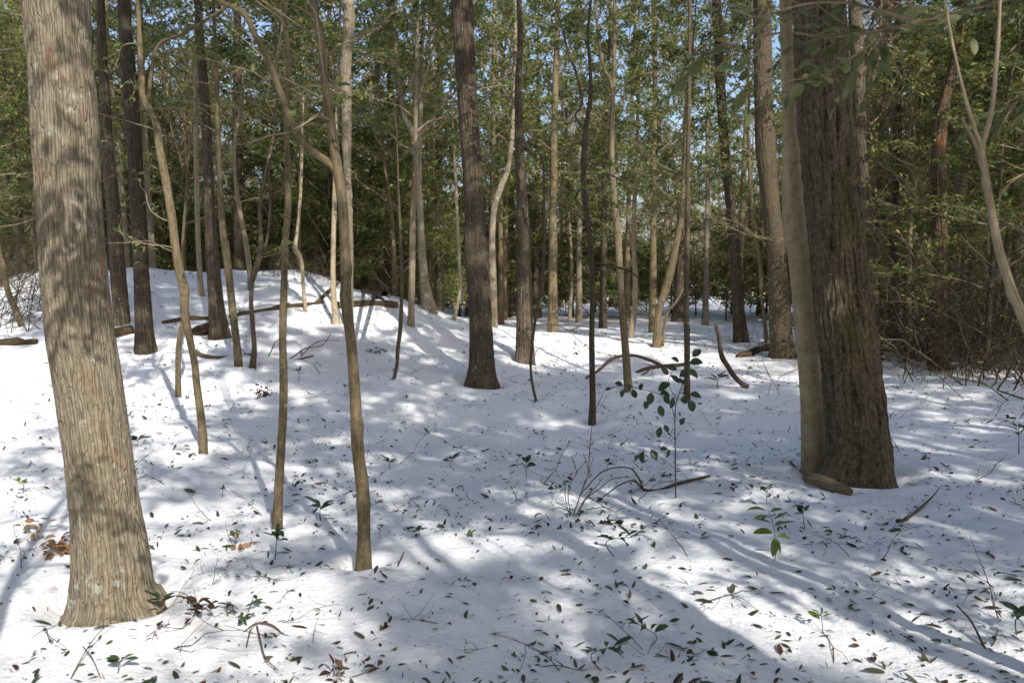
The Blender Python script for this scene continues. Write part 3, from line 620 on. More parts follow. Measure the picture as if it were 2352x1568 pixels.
def allowed(x, y):
    px, py = to_px((x, y, float(ground_base(x, y))))
    if px < -350 or px > 2700: return False
    if px < 190: return y > 12.5
    if px < 1020: return y > 20.5 and (py < 668 or hit(px, py)[1] < y - 1.0)
    if px < 1900: return y > 24 and py < 737
    return y > 16
def scatter(kind, n, y0, y1, dmin, smin, smax, power=1.0, cond=None):
    k = 0; tries = 0
    while k < n and tries < n * 60:
        tries += 1
        y = y0 + (y1 - y0) * rnd.random() ** power; x = rnd.uniform(-.78, .78) * y
        if not allowed(x, y) or not free(x, y, dmin) or (cond and not cond(x, y)): continue
        PLACED.append((x, y)); wood_tree(kind, x, y, rnd.uniform(smin, smax)); k += 1
scatter('low', 64, 13, 46, 1.1, .75, 1.25)
scatter('low', 14, 12.5, 26, 1.2, .9, 1.2, 1, lambda x, y: x < -6)
scatter('tall', 50, 16, 60, 1.5, .8, 1.2)
scatter('open', 60, 16, 55, 1.6, .8, 1.2)
scatter('mid', 54, 15, 34, 1.0, .9, 1.35)
scatter('bare', 30, 20, 75, 1.7, .8, 1.15)
scatter('twiggy', 55, 15, 55, 1.0, .7, 1.2)
scatter('tan', 24, 22, 60, 1.7, .8, 1.1)
# shrubs, each a thing
def shrub(x, y, s, lab, group):
    t = empty('holly_shrub', (x, y, gz(x, y) - .02), rnd.uniform(0, 6.28)); t.scale = (s,) * 3
    tag(t, lab, 'shrub', group); add_crown(t, 'shrub', 0, 1, 0, rnd.randrange(2)); return t
k = 0
while k < 95:
    y = rnd.uniform(24, 52); x = rnd.uniform(-.7, .7) * y
    if allowed(x, y) and free(x, y, .8): shrub(x, y, rnd.uniform(.8, 1.9), 'low evergreen shrub growing at the foot of the wood behind', 'evergreen shrubs at the foot of the wood'); k += 1
# trees just outside the frame and behind the photographer: they shade the snow in view
gy = -15.0
while gy < 4.5:
    gx = -9.0
    while gx < 16:
        x, y = gx + rnd.uniform(-.8, .8), gy + rnd.uniform(-.8, .8); gx += 2.9
        if math.hypot(x, y) < 3.3 or (y > -1.5 and abs(x) < .75 * y + 3.9) or rnd.random() < .10: continue
        lit = 9
        for cx_, cy_, cz_, m_ in ((-2.0, 3.7, 1.5, -.15), (1.9, 4.3, 0, .95)):
            for h_ in np.arange(3, 12, .5):
                k_ = (h_ - cz_) / math.tan(SUN_EL); lit = min(lit, math.hypot(x - cx_ - k_ * math.sin(SUN_AZ), y - cy_ + k_ * math.cos(SUN_AZ)) + m_)
        if lit < 1.7: continue
        wood_tree(rnd.choice(['dense', 'dense', 'tall']), x, y, rnd.uniform(.9, 1.25), 'unseen evergreen tree added to shade the large ridged oak', 'evergreens just outside the view')
    gy += 2.9
for (kind, x, y, s) in [('open', 10.5, 5.5, 1.0), ('tall', 11.5, 10.0, 1.0), ('tall', -9, 5.0, 1.0), ('open', 13.0, 13.5, 1.1), ('tall', 12.5, 7.5, 1.1)]:
    wood_tree(kind, x, y, s, 'unseen evergreen tree added to shade the large ridged oak', 'evergreens just outside the view')

for (x, y, s_) in ((5.3, .5, 1.0), (6.9, -2.2, 1.15)):  # unseen pair added to keep the large ridged oak in shade
    wood_tree('dense', x, y, s_, 'unseen evergreen tree added to shade the large ridged oak', 'evergreens just outside the view')
# unseen high-crowned trees added beside the camera to shade the middle of the snow
TRUNKS['high'] = TRUNKS['tall']; CR['high'] = CR['dense']; KINDS['high'] = (4.9, 'holly_tree', '', 'holly tree', '')
for (x, y, s_) in ((2.5, .2, 1.0), (4.2, -1.7, 1.05), (4.5, 2.3, 1.0), (2.7, -2.4, .85)):
    wood_tree('high', x, y, s_, 'unseen evergreen tree added to shade the large ridged oak', 'evergreens just outside the view')
# an unseen thin holly, added so that its few leaves shadow the pale oak
CR['sparse'] = [make_crown(270, 3.2, 1.5, 15, .1, 5, 4, 7, .085, gap=.1)]
t = empty('holly_tree', (-1.15, .7, gz(-1.15, .7))); tag(t, 'unseen thinly leaved holly added to throw leaf shadows on the pale oak', 'holly tree'); link('trunk', TRUNKS['low'][1], t)
add_crown(t, 'sparse', 2.85, 1.0, .7, 0, sxy=.78)
for q0, (dx, dy, dz0, dz1) in enumerate(((-.30, 1.95, 2.5, 3.05), (-.05, 2.0, 2.7, 3.5), (-.55, 1.7, 2.6, 3.3))):
    c = Crown(880 + q0); A = smooth_path(np.array([[0, 0, dz0], [dx * .4, dy * .5, (dz0 + dz1) / 2 + .15], [dx, dy, dz1]]), .1); c.mb.tube(A, np.linspace(.014, .004, len(A)), 6)
    for q1 in range(12):
        a_ = A[c.rng.integers(len(A) // 2, len(A))]; tw = c.twig(a_, c.rng.normal(0, 1, 3) * [1, 1, .5] + [0, .2, 0], c.rng.uniform(.15, .38), .003, 3, 4); c.leaves(tw, 6, .01)
    br = link('branch', c.mb.mesh('branch', M['twig']), t); P = np.vstack(c.LP); L = c.rng.uniform(.05, .085, len(P))
    link('foliage', leaf_mesh('foliage', P, np.vstack(c.LD), np.vstack(c.LN), L, L * .5, M['leaf'], c.rng, True), br)
for px, y in [(1010, 23), (1130, 27), (1270, 22), (1500, 24), (1230, 33), (900, 24), (760, 23), (1385, 27), (1620, 28), (1330, 32), (1560, 35), (1150, 30), (1700, 30), (1440, 30)]:
    x = (px - CX) / F_PX * y; wood_tree('tall', x, y, rnd.uniform(1.0, 1.25))
k = 0
while k < 40:
    y = rnd.uniform(25, 38); x = rnd.uniform(-.06, .55) * y
    if allowed(x, y) and free(x, y, .7): shrub(x, y, rnd.uniform(1.2, 2.2), 'low evergreen shrub growing at the foot of the wood behind', 'evergreen shrubs at the foot of the wood'); k += 1
k = 0
while k < 22:
    y = rnd.uniform(20.8, 30); x = rnd.uniform(-.5, -.02) * y
    if allowed(x, y) and free(x, y, .7): shrub(x, y, rnd.uniform(1.1, 1.9), 'evergreen shrub showing over the back of the mound', 'shrubs behind the mound'); k += 1
# dark leafy hollies at the right, behind the thicket's front
for px, y, s_ in [(2090, 14.5, 1.0), (2270, 13.2, 1.0), (2390, 14.0, 1.1), (2490, 12.5, 1.1), (2190, 16.5, 1.2), (2330, 16.0, 1.2), (2050, 18.0, 1.1)]:
    x = (px - CX) / F_PX * y; wood_tree('low' if y < 16 else 'tall', x, y, s_, 'dark leafy holly rising out of the thicket at the right', 'hollies in the thicket at the right')

# the far wood, one mass beyond the trees that can be told apart
def far_woods():
    rg = np.random.default_rng(5); mb = MB(); P = []
    for i in range(420):
        y = rg.uniform(68, 120); x = rg.uniform(-.85, .85) * y; z = float(ground_base(x, y)); h = rg.uniform(6, 12); r = rg.uniform(.06, .2)
        mb.tube(np.array([[x, y, z - .3], [x + rg.normal(0, .2), y, z + h * .5], [x + rg.normal(0, .5), y, z + h]]), [r, r * .8, r * .3], 5)
        for j in range(7):
            a = rg.uniform(0, 6.28); z2 = z + h * rg.uniform(.3, .95); L = rg.uniform(1, 3)
            mb.tube(np.array([[x, y, z2], [x + L * .5 * math.cos(a), y + L * .5 * math.sin(a), z2 + L * .35], [x + L * math.cos(a), y + L * math.sin(a), z2 + L * .6]]), [r * .3, r * .2, .01], 3, cap=False)
        if rg.random() < .75:
            m = 420; q = rg.normal(0, 1, (m, 3)) * [1.3, 1.3, h * .22]; P.append(q + [x, y, z + h * rg.uniform(.15, .42)])
    o = link('far_woods', mb.mesh('far_woods', M['thin'])); tag(o, 'far mass of trunks and foliage closing the view', 'far woods', None, 'stuff')
    P = np.vstack(P); P[:, 2] = np.maximum(P[:, 2], ground_base(P[:, 0], P[:, 1]) + .1); n = len(P); L = rg.uniform(.16, .34, n)
    for q, mk in ((np.arange(n) % 5 < 3, 'leaf'), (np.arange(n) % 5 >= 3, 'leaf_tan')):
        f = link('foliage', leaf_mesh('foliage', P[q], rg.normal(0, 1, (q.sum(), 3)) * [1, 1, .5], rg.normal(0, .7, (q.sum(), 3)) + [0, 0, 1], L[q], L[q] * .5, M[mk], rg), o); f['kind'] = 'stuff'
far_woods()

# ------------------------------------------------------------------ brush thicket at the right: tangled bare bushes
def brush_proto(seed, H, n, leaf):
    c = Crown(seed); rg = c.rng
    for i in range(n):
        a = rg.uniform(0, 6.28); p = np.array([rg.normal(0, .5), rg.normal(0, .5), -.05]); e = rg.uniform(.7, 1.5)
        b = c.twig(p, np.array([math.cos(a) * math.cos(e), math.sin(a) * math.cos(e), math.sin(e)]), H * rg.uniform(.6, 1.3), rg.uniform(.004, .011), 4, 8, .16, .26)
        for j in range(8):
            u = rg.uniform(.8, 6.9); k = int(u); q = b[k] + (b[k + 1] - b[k]) * (u - k)
            t = c.twig(q, (b[k + 1] - b[k]) * 4 + rg.normal(0, .8, 3), rg.uniform(.25, .8), .004, 3, 5, .06, .32)
            for m in range(3):
                v = rg.uniform(.5, 1) * 3.99; k2 = int(v); g = c.twig(t[k2] + (t[k2 + 1] - t[k2]) * (v - k2), rg.normal(0, 1, 3), rg.uniform(.12, .35), .0025, 3, 3, .03, .3)
                if rg.random() < leaf: c.leaves(g, 4)
    bm = c.mb.mesh('stems', M['thin_dark']); P = np.vstack(c.LP); L = rg.uniform(.03, .06, len(P))
    return bm, leaf_mesh('foliage', P, np.vstack(c.LD), np.vstack(c.LN), L, L * .5, M['leaf'], rg)
BRUSH = [brush_proto(71, 2.2, 12, .06), brush_proto(72, 3.0, 11, .12), brush_proto(73, 1.5, 12, .05)]
BL = 'tangled leafless bush in the dark thicket at the right'
def brush(x, y, s, i, lab=BL, group='bushes of the thicket at the right'):
    t = empty('thicket_bush', (x, y, gz(x, y)), rnd.uniform(0, 6.28)); t.scale = (s, s, s); tag(t, lab, 'bush', group)
    b = link('stems', BRUSH[i][0], t); b.name = 'stem_tangle'; link('foliage', BRUSH[i][1], t)
for i in range(27):
    y = rnd.uniform(11, 16); px = rnd.uniform(2040, 2480); x = (px - CX) / F_PX * y
    brush(x, y, rnd.uniform(.9, 1.6), i % 3)
for i in range(7):
    px = rnd.uniform(2045, 2420); p = hit(px, rnd.uniform(800, 845)); brush(p[0], p[1], rnd.uniform(.45, .8), 2)
# low hollies closing the right side behind the thicket
for i in range(9):
    y = rnd.uniform(15, 22); px = rnd.uniform(2080, 2520); x = (px - CX) / F_PX * y
    wood_tree('low', x, y, rnd.uniform(.9, 1.2), 'low leafy holly closing the right side behind the thicket', 'hollies behind the thicket')
for i in range(16):
    x, y = rnd.uniform(-11, -1.0), rnd.uniform(16.5, 21)
    if free(x, y, .5): brush(x, y, rnd.uniform(.3, .6), 2, 'small bare bush poking through the snow on the mound', 'bushes on the mound')
for i in range(5):
    px = rnd.uniform(-60, 110); y = rnd.uniform(12.5, 17); x = (px - CX) / F_PX * y
    brush(x, y, rnd.uniform(.7, 1.0), 2, 'tangled leafless bush on the snow at the far left', 'bushes at the far left')

# ------------------------------------------------------------------ logs and fallen branches
def on_ground_path(pix, lift=0.5):
    """pixel polyline lying on the snow -> world points with radius; third value is width in pixels"""
    out = []
    for p in pix:
        P = hit(p[0], p[1]); d = np.linalg.norm(P - [0, 0, CAM_Z]); r = .5 * p[2] / F_PX * d
        out.append([P[0], P[1], P[2] + r * lift + (p[3] if len(p) > 3 else 0), r])
    return np.array(out)
def stick(name, label, cat, pix, mat, lift=.5, sides=10, amp=.12, side=None, group=None, cap_snow=False, ragged=0):
    A = on_ground_path(pix, lift); base = A[0, :3].copy(); A[:, :3] -= base
    S_ = smooth_path(A, max(.02, A[:, 3].max())); mb = MB()
    mb.tube(S_[:, :3], np.maximum(S_[:, 3], .002), sides, rough_fn(amp, base[0] + base[1], ridges=(30, 6, .3 * float(A[:, 3].max()) if ragged else .05 * float(A[:, 3].max()))))
    o = link(name, mb.mesh(name, M[mat])); o.location = tuple(base); tag(o, label, cat, group)
    for q in side or []:
        B = on_ground_path(q, lift); B[:, :3] -= base; B = smooth_path(B, .03); m2 = MB(); m2.tube(B[:, :3], np.maximum(B[:, 3], .0015), 5, rough_fn(.1, 3)); link('side_twig', m2.mesh('side_twig', M[mat]), o)
    if cap_snow:   # strip of snow lying along the top
        rg = np.random.default_rng(int(abs(base[0] * 100))); m2 = MB(); Q = S_.copy(); m = len(Q)
        gap = perlin(np.arange(m) * .19, base[0], .5)
        w = np.clip(gap * 3 + .75, .05, 1) * np.clip(np.minimum(np.arange(m), np.arange(m)[::-1]) / 3, .1, 1)
        Q[:, 2] += Q[:, 3] * (.35 + .35 * w); m2.tube(Q[:, :3], Q[:, 3] * .78 * w, 10, rough_fn(.12, 5)); link('snow_cap', m2.mesh('snow_cap', M['snow']), o)
    return o
LG = 'log'
stick('fallen_log', 'long thin fallen log lying across the front of the mound', LG, [(528, 732, 9), (560, 723, 10), (620, 714, 13), (660, 708, 14), (700, 703, 13), (740, 697, 8)], 'log', .6, 12, cap_snow=True)
stick('fallen_log', 'short thick log capped with snow behind the forked sapling', LG, [(775, 706, 15), (810, 704, 15), (850, 702, 16), (890, 706, 19), (912, 707, 17)], 'log', .6, 14, cap_snow=True)
stick('fallen_log', 'dead branch slanting down the mound above the short thick log', LG, [(808, 660, 8), (835, 672, 9), (860, 683, 10), (878, 692, 9)], 'log', .7, 8)
stick('fallen_log', 'broken bough propped on the mound left of the forked sapling', LG, [(730, 698, 8), (745, 682, 8), (760, 668, 8), (775, 655, 6)], 'log', .9, 8)
stick('fallen_log', 'log end sticking out left of the lichen-spotted trunk', LG, [(372, 745, 7), (395, 743, 10), (430, 737, 12), (475, 735, 12), (500, 733, 11)], 'log', .7, 12, cap_snow=True)
stick('fallen_log', 'thick rotten log chunk at the foot of the grey spotted trunk', LG, [(425, 772, 12), (445, 770, 19), (470, 764, 23), (490, 757, 22)], 'dead', .6, 14, cap_snow=True, ragged=1)
stick('fallen_log', 'sawn log end beside the dark brown trunk', LG, [(235, 778, 20), (262, 774, 22), (305, 764, 20)], 'dead', .6, 12, cap_snow=True)
stick('fallen_log', 'rotten log half buried in snow at the far left', LG, [(-30, 795, 18), (0, 794, 16), (40, 791, 17), (60, 789, 11), (86, 788, 10)], 'dead', .5, 14, cap_snow=True, ragged=1)
stick('fallen_branch', 'dark branch on the snow joining the slim saplings', 'branch', [(452, 815, 10), (470, 822, 9), (500, 825, 7), (535, 823, 6), (575, 818, 5), (610, 824, 4), (660, 832, 4), (690, 826, 4), (720, 818, 3)], 'twig_dark', .8, 7,
      side=[[(575, 820, 3), (560, 810, 3), (552, 800, 2)], [(660, 831, 3), (700, 815, 2.5, .08), (740, 812, 2, .12), (760, 790, 1.5, .15)], [(690, 826, 2.5), (720, 840, 2), (735, 860, 1.5)], [(690, 820, 2.5), (730, 800, 2, .1), (780, 800, 1.5, .12)], [(615, 826, 2.5), (635, 800, 2, .1), (660, 790, 1.5, .12)]])
stick('fallen_branch', 'arched bare branch bowing over the snow behind the wavy sapling', 'branch', [(1346, 870, 5), (1375, 855, 6, .02), (1400, 838, 7, .06), (1430, 832, 7, .1), (1460, 832, 7, .1), (1490, 838, 7, .07), (1515, 843, 8, .02), (1530, 846, 8)], 'log', .8, 8)
stick('fallen_log', 'dark crooked log lying right of the arched branch', LG, [(1462, 856, 5), (1480, 851, 9), (1510, 846, 10), (1540, 844, 11), (1562, 842, 10), (1590, 835, 6)], 'dead', .6, 10, side=[[(1490, 852, 4), (1475, 862, 3)]])
stick('fallen_log', 'dark rotten log pointing at the broad twin-ridged trunk', LG, [(1692, 820, 8), (1715, 817, 14), (1745, 808, 15), (1790, 797, 13)], 'dead', .6, 10, ragged=1)
A_ = np.vstack([trace([(1717, 890, 16), (1700, 878, 12), (1685, 862, 13), (1670, 838, 12), (1660, 822, 13), (1654, 800, 10), (1652, 775, 10), (1646, 752, 9), (1642, 744, 4)], float(hit(1717, 890)[1]))])
mb = MB(); b0 = A_[0, :3].copy(); A_[:, :3] -= b0; q_ = smooth_path(A_, .03); mb.tube(q_[:, :3], q_[:, 3], 9, rough_fn(.14, 4)); o = link('broken_branch', mb.mesh('broken_branch', M['twig_dark'])); o.location = tuple(b0)
tag(o, 'crooked dead branch standing stuck in the snow, bent at its middle', 'branch')
stick('cut_log', 'short smooth log lying against the foot of the large ridged oak', LG, [(1850, 1116, 22, .05), (1880, 1124, 27, .05), (1915, 1134, 26, .035), (1955, 1142, 16, .02)], 'thin', .5, 16, amp=.05)
stick('fallen_branch', 'dark bent branch on the snow at the foot of the leafy seedling', 'branch', [(1385, 1142, 2), (1420, 1125, 3, .03), (1455, 1120, 4, .05), (1480, 1130, 6, .01), (1515, 1128, 6), (1555, 1115, 8), (1600, 1104, 7), (1628, 1096, 6)], 'twig_dark', .8, 7,
      side=[[(1480, 1130, 4), (1462, 1108, 4, .06), (1440, 1098, 3, .09), (1385, 1102, 3, .07), (1330, 1140, 2)]])
stick('fallen_twig', 'long bare stick on the snow right of the forked sapling', 'stick', [(822, 1371, 5), (848, 1366, 6), (880, 1340, 5), (905, 1318, 5), (928, 1291, 3, .05)], 'twig_dark', .8, 6)
stick('fallen_twig', 'bare stick lying below the large ridged oak', 'stick', [(2060, 1200, 9), (2080, 1196, 6), (2110, 1172, 6), (2142, 1150, 3, .03), (2158, 1135, 2, .05)], 'twig_dark', .8, 6)
stick('fallen_twig', 'thin forked twig at the lower right corner', 'stick', [(2196, 1428, 3, .08), (2230, 1462, 4, .06), (2270, 1505, 5), (2305, 1532, 4)], 'twig_dark', .8, 5, side=[[(2270, 1503, 3), (2282, 1490, 3, .03), (2290, 1475, 2, .05)]])
stick('fallen_twig', 'forked brown twig with withered leaves right of the pale oak foot', 'stick', [(560, 1452, 3), (590, 1445, 4, .015), (625, 1450, 4, .02), (655, 1464, 3), (690, 1468, 2)], 'twig_dark', .8, 6,
      side=[[(590, 1445, 5), (598, 1480, 3, .02), (610, 1520, 3, .01), (640, 1545, 2)], [(575, 1450, 3), (566, 1490, 3)]])
stick('fallen_twig', 'thin straight twig rising from the snow below the pale oak', 'stick', [(163, 1560, 2.5), (190, 1525, 2.2, .02), (220, 1495, 2, .05), (260, 1470, 1.4, .09)], 'twig_dark', .8, 5, side=[[(192, 1517, 2.5, .05), (212, 1530, 2, .03), (232, 1565, 2)]])

# ------------------------------------------------------------------ seedlings, sprouts and the leafy seedling
def leafy(name, seed, stemP, r, leafspec, mat, stemmat='twig_dark'):
    """stem polyline + list of (t along stem, azimuth, rise, length)"""
    rg = np.random.default_rng(seed); S_ = smooth_path(np.array(stemP, float), .02); mb = MB(); mb.tube(S_, np.linspace(r, r * .5, len(S_)), 5, cap=False)
    P, D, N, L = [], [], [], []
    for t, az, e, l in leafspec:
        p = S_[min(len(S_) - 1, int(t * (len(S_) - 1)))]; d = np.array([math.cos(az) * math.cos(e), math.sin(az) * math.cos(e), math.sin(e)])
        P.append(p + d * .008); D.append(d); N.append(np.array([0, 0, 1.0]) + rg.normal(0, .35, 3)); L.append(l)
    L = np.array(L); return mb.mesh('stem', M[stemmat]), leaf_mesh('leaves', P, np.array(D), np.array(N), L, L * rg.uniform(.36, .46, len(L)), M[mat], rg, True)
SEED = []
for k in range(5):
    rg = np.random.default_rng(90 + k); h = rg.uniform(.05, .16); sp_ = []
    for j in range(rg.integers(5, 10)): sp_.append((rg.uniform(.6, 1), rg.uniform(0, 6.28), rg.uniform(-.1, .7), rg.uniform(.05, .095)))
    SEED.append(leafy('seedling', 90 + k, [(0, 0, -.03), (rg.normal(0, .02), rg.normal(0, .02), h * .6), (rg.normal(0, .03), rg.normal(0, .03), h)], .003, sp_, 'leaf_dark' if k else 'leaf_bright'))
def seedling(px, py, k, s, label, group=None):
    p = hit(px, py); z = gz(p[0], p[1]); t = empty('seedling', (p[0], p[1], z), rnd.uniform(0, 6.28)); t.scale = (s,) * 3; tag(t, label, 'seedling', group)
    link('stem', SEED[k][0], t); f = link('foliage', SEED[k][1], t)
for px, py, k, s, lab in [(1422, 1285, 2, 1.2, 'dark seedling rosette alone on the open snow, lower right of centre'), (545, 1250, 0, 1.0, 'pale yellowish seedling between the pale oak and the mottled sapling'),
        (738, 1208, 1, 1.5, 'bushy dark seedling just left of the forked sapling'), (630, 1285, 3, 1.2, 'drooping dark seedling below the mottled sapling foot'),
        (895, 1078, 1, 1.1, 'dark seedling right of the forked sapling at knot height'), (1036, 1073, 4, 1.2, 'small leafy seedling below the central oak'),
        (1210, 1088, 2, 1.2, 'green seedling lying low, left of the bare twig clump'), (685, 878, 3, 1.3, 'cluster of upright seedling leaves right of the mottled sapling'),
        (1650, 895, 1, 2.4, 'broad leafy seedling below the crooked dead branch'), (315, 1030, 4, 1.2, 'green seedling against the right side of the pale oak'),
        (1890, 1455, 0, .9, 'bright green seedling lit by sun at the lower right'), (1850, 1220, 3, 1.0, 'brownish seedling under the large ridged oak log'),
        (2340, 1460, 1, 1.4, 'dark seedling cut by the right edge at the bottom'), (2340, 1045, 3, 1.8, 'dark seedling at the right edge, middle height'),
        (1395, 1530, 2, 1.0, 'small upright seedling at the bottom, right of centre'), (270, 1545, 4, .8, 'green seedling at the bottom below the pale oak'),
        (370, 1405, 1, 1.0, 'dark leaves against the right foot of the pale oak'), (50, 1135, 0, 1.1, 'yellow green seedling in the sunlit patch left of the pale oak'),
        (1760, 1155, 3, 1.0, 'dark seedling left of the short smooth log'), (1485, 1480, 2, .8, 'tiny dark seedling at the bottom of the sunlit patch')]:
    seedling(px, py, k, s, lab)
for i in range(46):
    px = rnd.uniform(150, 2300); py = 760 + 560 * rnd.random() ** 1.3
    seedling(px, py, rnd.choice([1, 2, 3, 4]), rnd.uniform(.4, .75), 'small dark green seedling poking through the snow', 'small seedlings across the snow')
# bright sprig with long lance leaves
p = hit(1780, 1282); z = gz(p[0], p[1])
sm, lm = leafy('sprig', 5, [(0, 0, -.03), (.0, 0, .10), (-.01, .01, .2), (-.045, .02, .31)], .0035,
     [(.62, 3.0, .05, .12), (.7, .1, .25, .13), (.72, .5, .15, .10), (.8, 2.8, .15, .11), (.85, .2, .3, .11), (.98, 3.2, .2, .13), (.98, .3, .1, .09), (.55, 4.3, -.8, .12), (.55, 4.9, -.9, .10), (.5, 0, -.1, .09), (.9, 3.6, .0, .12)], 'leaf_bright')
t = empty('seedling', (p[0], p[1], z)); tag(t, 'green seedling with long lance shaped leaves in front of the large oak', 'seedling'); link('stem', sm, t); link('foliage', lm, t)
# the leafy seedling with big dark oval leaves: traced in its own plane
p = hit(1552, 1147); Y0 = p[1]; b0 = np.array([p[0], p[1], gz(p[0], p[1])])
t = empty('leafy_seedling', tuple(b0)); tag(t, 'thin stemmed seedling with big dark oval leaves at the middle right', 'seedling')
def lp(x, y, dy=0): return at_depth(x, y, Y0 + dy) - b0
mb = MB()
def st(pts, r):
    A = smooth_path(np.array([lp(*q) for q in pts]), .03); mb.tube(A, np.linspace(r, r * .6, len(A)), 5, cap=False)
st([(1552, 1152), (1551, 1050), (1550, 960), (1556, 915), (1575, 860), (1582, 810)], .0055)
st([(1550, 960), (1540, 930, -.05), (1515, 905, -.15), (1480, 895, -.2), (1435, 885, -.2), (1405, 890, -.2)], .0035)
st([(1555, 920), (1535, 880, .05), (1545, 850, .1)], .003)
st([(1551, 1010), (1525, 985, -.1), (1515, 980, -.1)], .0025); st([(1551, 1010), (1565, 985, .1)], .0025)
st([(1551, 1075), (1510, 1045, -.1), (1480, 1035, -.15)], .0025)
link('stem', mb.mesh('stem', M['twig_dark']), t)
LS = [(1430, 885, 30, 200), (1405, 893, 24, 170), (1442, 880, 34, 80), (1435, 895, 30, 110), (1455, 893, 34, 75), (1470, 897, 26, 290), (1495, 900, 40, 95), (1490, 920, 34, 110), (1515, 905, 44, 10), (1530, 903, 36, 80),
      (1515, 930, 40, 75), (1545, 912, 38, 100), (1540, 880, 46, 150), (1545, 872, 50, 20), (1560, 865, 44, 340), (1575, 850, 46, 30), (1583, 835, 44, 350), (1560, 880, 40, 220), (1575, 905, 40, 90), (1580, 918, 46, 60),
      (1583, 906, 44, 10), (1555, 850, 40, 200), (1535, 860, 34, 220), (1518, 980, 36, 100), (1525, 975, 28, 60), (1562, 975, 32, 300), (1478, 1035, 40, 95), (1495, 1032, 38, 60), (1515, 1030, 26, 0), (1535, 1030, 34, 100), (1470, 1045, 30, 130), (1590, 820, 40, 320), (1560, 830, 34, 200)]
rg = np.random.default_rng(8); P, D, N, L = [], [], [], []
for x, y, l, a in LS:
    dy = rg.uniform(-.2, .2); P.append(lp(x, y, dy)); a = R(a); D.append([math.cos(a), rg.normal(0, .3), -math.sin(a)]); N.append([rg.normal(0, .4), -.8 + rg.normal(0, .2), .7]); L.append(l * .72 / F_PX * Y0)
L = np.array(L); link('foliage', leaf_mesh('foliage', P, np.array(D), np.array(N), L, L * .62, M['leaf_dark'], rg, True), t)
# clump of bare twigs beside it
p = hit(1320, 1185); Y0 = p[1]; b0 = np.array([p[0], p[1], gz(p[0], p[1])])
t = empty('twig_clump', tuple(b0)); tag(t, 'clump of thin bare twigs rising from the snow left of the leafy seedling', 'bush'); mb = MB()
for pts in [[(1312, 1190), (1305, 1130), (1325, 1085, .1), (1345, 1058, .1)], [(1315, 1190), (1335, 1130), (1352, 1090, -.1), (1362, 1050, -.1)], [(1318, 1190), (1350, 1140), (1375, 1110, .1), (1385, 1095, .1)],
            [(1330, 1190), (1340, 1150), (1380, 1120, -.1), (1405, 1100, -.1), (1450, 1096, -.1), (1470, 1115, -.1)], [(1310, 1190), (1298, 1140), (1300, 1100, .1)], [(1345, 1170), (1390, 1165), (1420, 1180, -.1)], [(1350, 1140), (1375, 1155, .1), (1402, 1172, .1)],
            [(1352, 1090), (1355, 1020), (1365, 950, .05), (1385, 905, .05)], [(1325, 1085), (1318, 1060), (1312, 1048)], [(1320, 1180), (1285, 1165), (1260, 1172)], [(1335, 1130), (1350, 1080, .1), (1340, 1040, .1)]]:
    st(pts, .0042)
link('stem', mb.mesh('stem', M['twig_dark']), t)
LS = [(rg.uniform(1295, 1350), rg.uniform(1170, 1225)) for _ in range(14)]; P = [lp(x, y, rg.uniform(-.2, .2)) for x, y in LS]; P = np.array(P); L = rg.uniform(.04, .07, 14)
link('foliage', leaf_mesh('foliage', P, rg.normal(0, 1, (14, 3)) * [1, .6, .5], rg.normal(0, .4, (14, 3)) + [0, -.3, 1], L, L * .45, M['leaf_dark'], rg, True), t)
# brown withered sprigs
def sprig(px, py, H, n, label, mat='leaf_brown', nl=14, ll=.06):
    p = hit(px, py); b0 = np.array([p[0], p[1], gz(p[0], p[1])]); rg = np.random.default_rng(int(px)); t = empty('withered_sprig', tuple(b0)); tag(t, label, 'sprig'); c = Crown(int(px)); 
    for i in range(n):
        a = rg.uniform(0, 6.28); q = c.twig(np.array([rg.normal(0, .04), rg.normal(0, .04), -.02]), np.array([math.cos(a) * .6, math.sin(a) * .6, 1]), H * rg.uniform(.6, 1.1), .003, 4, 6, .08, .3); c.leaves(q, nl // n + 1, .02)
        g = c.twig(q[3], rg.normal(0, 1, 3), H * .5, .002, 3, 4, .05, .3); c.leaves(g, nl // (2 * n) + 1, .01)
    link('stem', c.mb.mesh('stem', M['twig_dark']), t); P = np.vstack(c.LP); L = rg.uniform(.7, 1.2, len(P)) * ll
    link('foliage', leaf_mesh('foliage', P, np.vstack(c.LD), np.vstack(c.LN), L, L * .5, M[mat], rg, True), t)
sprig(432, 1425, .22, 5, 'dark red brown withered sprig right of the pale oak foot', nl=14, ll=.055)
sprig(568, 1412, .12, 6, 'small whorl of dark needle thin leaves right of the withered sprig', 'leaf_dark', 14, .05)
sprig(70, 1228, .12, 3, 'tan withered sprig in the sunlit snow at the far left', 'leaf_tan', 8, .07)
sprig(605, 912, .16, 7, 'low clump of brown withered leaves left of the mottled sapling', nl=34, ll=.06)
sprig(545, 1248, .08, 3, 'pair of tan oak leaves on bright snow left of the mottled sapling', 'leaf_tan', 5, .08)
sprig(1370, 1195, .06, 2, 'curled red brown leaf clump below the bare twig clump', nl=5, ll=.07)
sprig(775, 1558, .14, 6, 'rust coloured sprig at the bottom edge, left of centre', nl=10, ll=.05)
sprig(870, 812, .2, 5, 'dark leafy sprig on the slope left of the thin black sapling', 'leaf_dark', 18, .06)
sprig(1085, 885, .14, 8, 'dark leaves and debris heaped at the foot of the central oak', 'leaf_dark', 40, .05)
